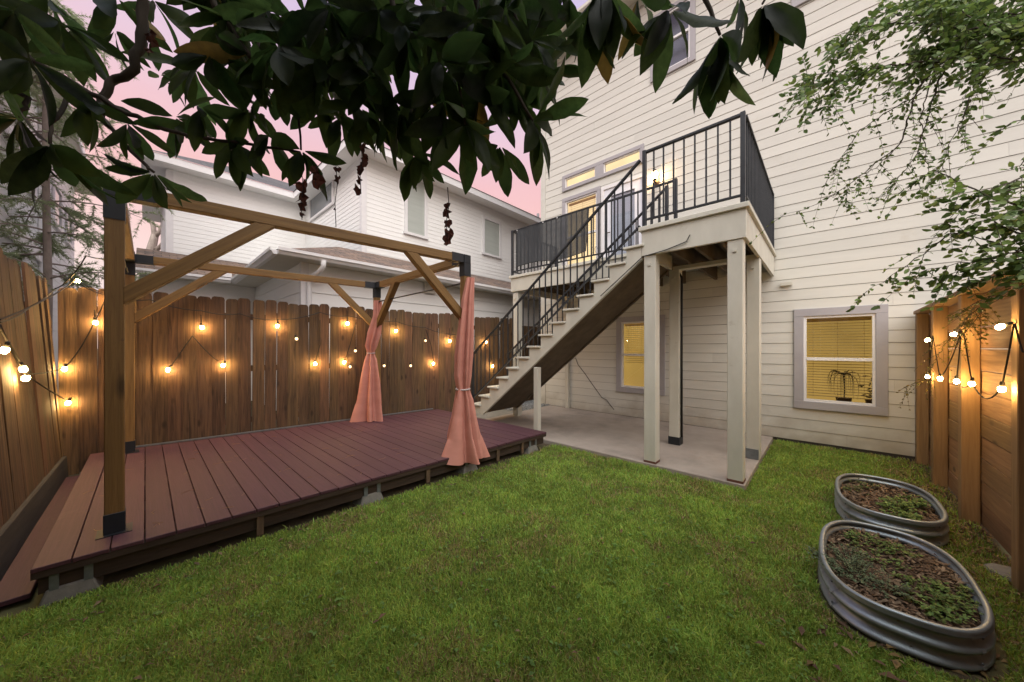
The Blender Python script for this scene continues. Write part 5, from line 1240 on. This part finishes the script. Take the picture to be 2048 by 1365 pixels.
FV = [([(2060,560,2.15),(1990,590,2.3),(1945,610,2.5),(1905,640,2.8)], .004, .03, 2, .8), ([(2040,570,2.15),(1985,600,2.3),(1940,630,2.5),(1890,690,3.0),(1850,760,3.4),(1812,775,3.7)], .003, .024, 1, .55),
      ([(1990,585,2.3),(1950,640,2.5),(1920,650,2.7)], .003, .026, 2, .7)]
sprays('fence_vine', 'yellow green ferny vine draped over the top of the right fence', 'vine', (1.0, 3.6, 1.9), FV, ycol, 6)

# ---- feathery cypress beyond the left fence
def cypress():
    base = Vector((-10.8, -1.28, 0)); t = thing('cypress_tree', 'feathery pale green conifer in front of the left house', 'tree', base); g = random.Random(8)
    part('trunk', MB().tube([base, base+ez*2.5+RT*.05, base+ez*5, base+ez*8.5], [.06,.055,.045,.02], 8), M_['palebark'], t, smooth=True)
    tw = MB(); V = []; Fc = []
    def tuft(p, d, L):
        for _ in range(9):
            a = (d+Vector((g.uniform(-1,1), g.uniform(-1,1), g.uniform(-1,.8)))*.9).normalized()*L*g.uniform(.5, 1.1); w = a.cross(FW).normalized()*.006; o = len(V)
            V.extend([tuple(p-w), tuple(p+w), tuple(p+a)]); Fc.append((o,o+1,o+2))
    for k in range(64):
        z = 2.7+5.6*(k/63)**1.0+g.uniform(-.15,.15); a = g.uniform(0, 6.28); L = g.uniform(.9, 2.1)*(1.15-.6*(z-2.7)/6); d = Vector((math.cos(a), math.sin(a)*.55, g.uniform(-.05,.25))).normalized()
        p0 = base+ez*z; pts = [p0+d*L*s-ez*.25*L*s*s for s in np.linspace(0,1,9)]; tw.tube(pts, list(np.linspace(.018,.004,9)), 5, False)
        for i in range(2, 9):
            for _ in range(3):
                sd = (d*.6+Vector((g.uniform(-1,1), g.uniform(-1,1), g.uniform(-1,.6)))).normalized(); ln = g.uniform(.12,.38); sp = [pts[i]+sd*ln*s-ez*.08*s*s for s in (0,.5,1)]; tw.tube(sp, [.004,.003,.002], 3, False)
                for s in np.linspace(.15, 1, 6): tuft(pts[i]+sd*ln*s-ez*.08*s*s, sd, .10)
    part('branches', tw, M_['palebark'], t, kind='stuff'); part('foliage', npmesh('foliage', V, Fc), M_['needle'], t, kind='stuff')
cypress()
def baretree():
    b = at(318, 640, 17); t = thing('bare_tree', 'leafless pale tree between the two houses', 'tree', (b.x,b.y,0)); d = 17
    P_ = lambda *q: [at(u, v, d) for u, v in q]
    part('trunk', MB().tube(P_((292,700),(293,560),(294,530),(300,510),(310,470)), [.32,.28,.25,.2,.14], 8), M_['palebark'], t, smooth=True)
    for q, r0 in ((((300,512),(310,478),(306,450),(298,430),(290,415)), .14), (((310,474),(318,465),(324,450),(325,435)), .11), (((302,440),(304,430),(303,424)), .07), (((306,500),(318,494),(324,490)), .08), (((292,545),(285,520),(284,512)), .12), (((300,520),(330,480),(345,455)), .1)):
        pts = P_(*q); part('limb', MB().tube(pts, list(np.linspace(r0, r0*.35, len(pts))), 6), M_['palebark'], t, smooth=True)
baretree()

# ================================================================== LAWN
def grass(nb, seed):
    g = np.random.default_rng(seed); out = []
    tot = 0; Xs = []; Ys = []
    while tot < nb:
        n_ = nb
        # sample in view: more blades close to the camera
        u = g.uniform(-150, 2200, n_); d = 1.25+(g.random(n_)**1.35)*5.2
        r_ = (u-U0)/F; x = RT.x*r_*d+FW.x*d; y = RT.y*r_*d+FW.y*d
        lim = -3.235+(.24)*(y+.434)/4.414
        ok = (x > lim-.02) & (x < .93) & (((y < 4.19)) | ((x > -.60) & (y < 6.80))) & (y > -1.2)
        left = (x <= lim-.02) & (y < -.46) & (y > -.95) & (x > -3.6)
        for cx_, cy_, hw, hl in ((.30,3.01,.345,.585),(.385,4.42,.325,.56)): ok &= (np.abs((x-cx_)/hw)**2.75+np.abs((y-cy_)/hl)**2.75) > 1
        # thin, worn soil towards the right fence and the under-deck edge
        thin = np.clip((x-.42)/.45, 0, 1); ok &= g.random(n_) > thin*.78
        edge = np.clip((lim+.16-x)/.18, 0, 1); ok &= g.random(n_) > edge*.45
        Xs.append(x[ok]); Ys.append(y[ok]); tot += ok.sum()
    x = np.concatenate(Xs)[:nb]; y = np.concatenate(Ys)[:nb]; n_ = len(x)
    def vn(sx, sy, k):
        gg_ = np.random.default_rng(k).random((64, 64)); fx = (x*sx) % 64; fy = (y*sy) % 64; i = fx.astype(int); j = fy.astype(int); a = fx-i; b = fy-j; i2 = (i+1) % 64; j2 = (j+1) % 64
        a = a*a*(3-2*a); b = b*b*(3-2*b)
        return gg_[i,j]*(1-a)*(1-b)+gg_[i2,j]*a*(1-b)+gg_[i,j2]*(1-a)*b+gg_[i2,j2]*a*b
    clump = .5*vn(7,7,1)+.3*vn(17,17,2)+.2*vn(2.2,2.2,3); dryn = .55*vn(3.1,3.1,4)+.45*vn(11,11,5)
    h = (.018+.026*clump)*g.uniform(.6, 1.35, n_); lawnedge = (np.abs(y-4.1) < .12) & (x < -.6); h[lawnedge] *= 1.25
    tall = g.random(n_) < .006; h[tall] *= 1.8
    a = g.uniform(0, 2*np.pi, n_); wd = g.uniform(.0013, .0028, n_)*(1+.18*np.hypot(x, y)); ln = g.uniform(.15, .95, n_); la = g.uniform(0, 2*np.pi, n_)
    dx, dy = np.cos(a)*wd, np.sin(a)*wd; lx, ly = np.cos(la)*ln*h, np.sin(la)*ln*h
    z0 = np.full(n_, GZ-.022); P = np.empty((n_, 5, 3), np.float32)
    P[:,0] = np.stack([x-dx, y-dy, z0], 1); P[:,1] = np.stack([x+dx, y+dy, z0], 1)
    P[:,2] = np.stack([x+dx*.8+lx*.35, y+dy*.8+ly*.35, z0+.012+h*.62], 1); P[:,3] = np.stack([x-dx*.8+lx*.35, y-dy*.8+ly*.35, z0+.012+h*.62], 1)
    P[:,4] = np.stack([x+lx, y+ly, z0+.012+h*np.sqrt(np.clip(1.1-ln**2*.6, .2, 1))], 1)
    idx = np.arange(n_)[:, None]*5
    Fq = np.concatenate([idx+np.array([[0,1,2]]), idx+np.array([[0,2,3]]), idx+np.array([[3,2,4]])])
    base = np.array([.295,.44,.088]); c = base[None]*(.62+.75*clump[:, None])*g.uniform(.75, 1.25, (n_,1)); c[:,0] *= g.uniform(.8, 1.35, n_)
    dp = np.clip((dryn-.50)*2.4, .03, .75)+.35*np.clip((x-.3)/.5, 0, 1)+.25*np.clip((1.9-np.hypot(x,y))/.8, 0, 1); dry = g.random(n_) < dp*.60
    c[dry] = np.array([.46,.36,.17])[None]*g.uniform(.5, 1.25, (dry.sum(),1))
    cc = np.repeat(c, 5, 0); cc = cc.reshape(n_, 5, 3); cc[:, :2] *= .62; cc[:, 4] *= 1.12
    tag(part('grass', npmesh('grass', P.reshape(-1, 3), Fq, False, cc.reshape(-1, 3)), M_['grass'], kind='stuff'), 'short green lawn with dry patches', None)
grass(420000, 3)
# clover and weeds in the lawn
g = np.random.default_rng(31); V = []; Fc = []; Cc = []
for _ in range(420):
    u, d = g.uniform(-50, 1650), g.uniform(1.4, 4.2); r_ = (u-U0)/F; x = RT.x*r_*d+FW.x*d; y = RT.y*r_*d+FW.y*d
    if not (-3.0 < x < .1 and y < 4.1): continue
    for k in range(3):
        a = g.uniform(0, 6.28); L = g.uniform(.010, .022); px, py = x+g.uniform(-.03,.03), y+g.uniform(-.03,.03); z = GZ+g.uniform(.015,.045); o = len(V); c_, s_ = math.cos(a), math.sin(a)
        V += [(px,py,z),(px+c_*L-s_*L*.5,py+s_*L+c_*L*.5,z+.006),(px+c_*L*1.7,py+s_*L*1.7,z),(px+c_*L+s_*L*.5,py+s_*L-c_*L*.5,z+.006)]; Fc.append((o,o+1,o+2,o+3)); Cc += [np.array([.11,.20,.04])*g.uniform(.7,1.5)]*4
tag(part('clover', npmesh('clover', V, Fc, False, np.array(Cc)), M_['herb'], kind='stuff'), 'small clover leaves scattered through the lawn', None)
# fallen leaves and soil litter
V = []; Fc = []; Cc = []
def litter(n_, fx, size, cols, zb):
    for _ in range(n_):
        x, y = fx(); a = g.uniform(0, 6.28); L = g.uniform(*size); c_, s_ = math.cos(a), math.sin(a); z = zb+g.uniform(0,.02); o = len(V); t = g.uniform(-.4,.4)
        V.extend([(x-c_*L,y-s_*L,z),(x-s_*L*.4,y+c_*L*.4,z+.008+t*.01),(x+c_*L,y+s_*L,z+t*L),(x+s_*L*.4,y-c_*L*.4,z+.01)]); Fc.append((o,o+1,o+2,o+3)); Cc.extend([np.array(cols[int(g.integers(len(cols)))])*g.uniform(.6,1.3)]*4)
bro = [(.16,.09,.05),(.11,.06,.035),(.24,.17,.09),(.22,.14,.05)]
litter(110, lambda: (g.uniform(-2.9,.3), g.uniform(-.3,4.0)), (.012,.03), bro, GZ+.02)
litter(1500, lambda: (.95-abs(g.normal(0,.30)), g.uniform(1.5,6.7)), (.010,.03), bro, GZ-.01)
litter(160, lambda: (g.uniform(-.1,.9), g.uniform(1.6,2.5)), (.015,.04), bro, GZ+.01)
litter(120, lambda: (-3.0+g.normal(0,.08), g.uniform(-.5,3.9)), (.010,.03), bro, GZ)
tag(part('leaf_litter', npmesh('leaf_litter', V, Fc, False, np.array(Cc)), M_['chip'], kind='stuff'), 'fallen brown leaves scattered on the lawn and soil', None)
# pine needles on the deck
nd = MB()
for _ in range(60):
    x, y = random.uniform(-5.9,-3.3), random.uniform(-.3,2.6); a = random.uniform(0,6.28); L = random.uniform(.02,.05)
    nd.tube([(x,y,DZ+.004),(x+math.cos(a)*L,y+math.sin(a)*L,DZ+.006),(x+math.cos(a+.4)*L*2,y+math.sin(a+.4)*L*2,DZ+.004)], .0012, 3, False)
nm = nd.mesh('fallen_needles'); tag(part('fallen_needles', nm, pmat('tan_needle', (.36,.22,.10)), kind='stuff'), 'tan fallen needles strewn over the deck boards', None)
pv = onZ(2022, 1152, GZ)
tag(part('flat_stone', MB().lathe([(.05,0),(.11,.012),(.10,.03),(.05,.038)], (pv.x, pv.y, GZ-.01), 9), M_['block']), 'pale flat stone on the bare soil by the right fence', 'stone')
sv = onZ(830, 957, GZ); tag(part('field_stone', MB().lathe([(.05,0),(.075,.03),(.05,.06),(.02,.068)], (sv.x-.02, sv.y, GZ-.01), 9), M_['block'], smooth=True), 'rounded grey stone in front of the deck edge', 'stone')
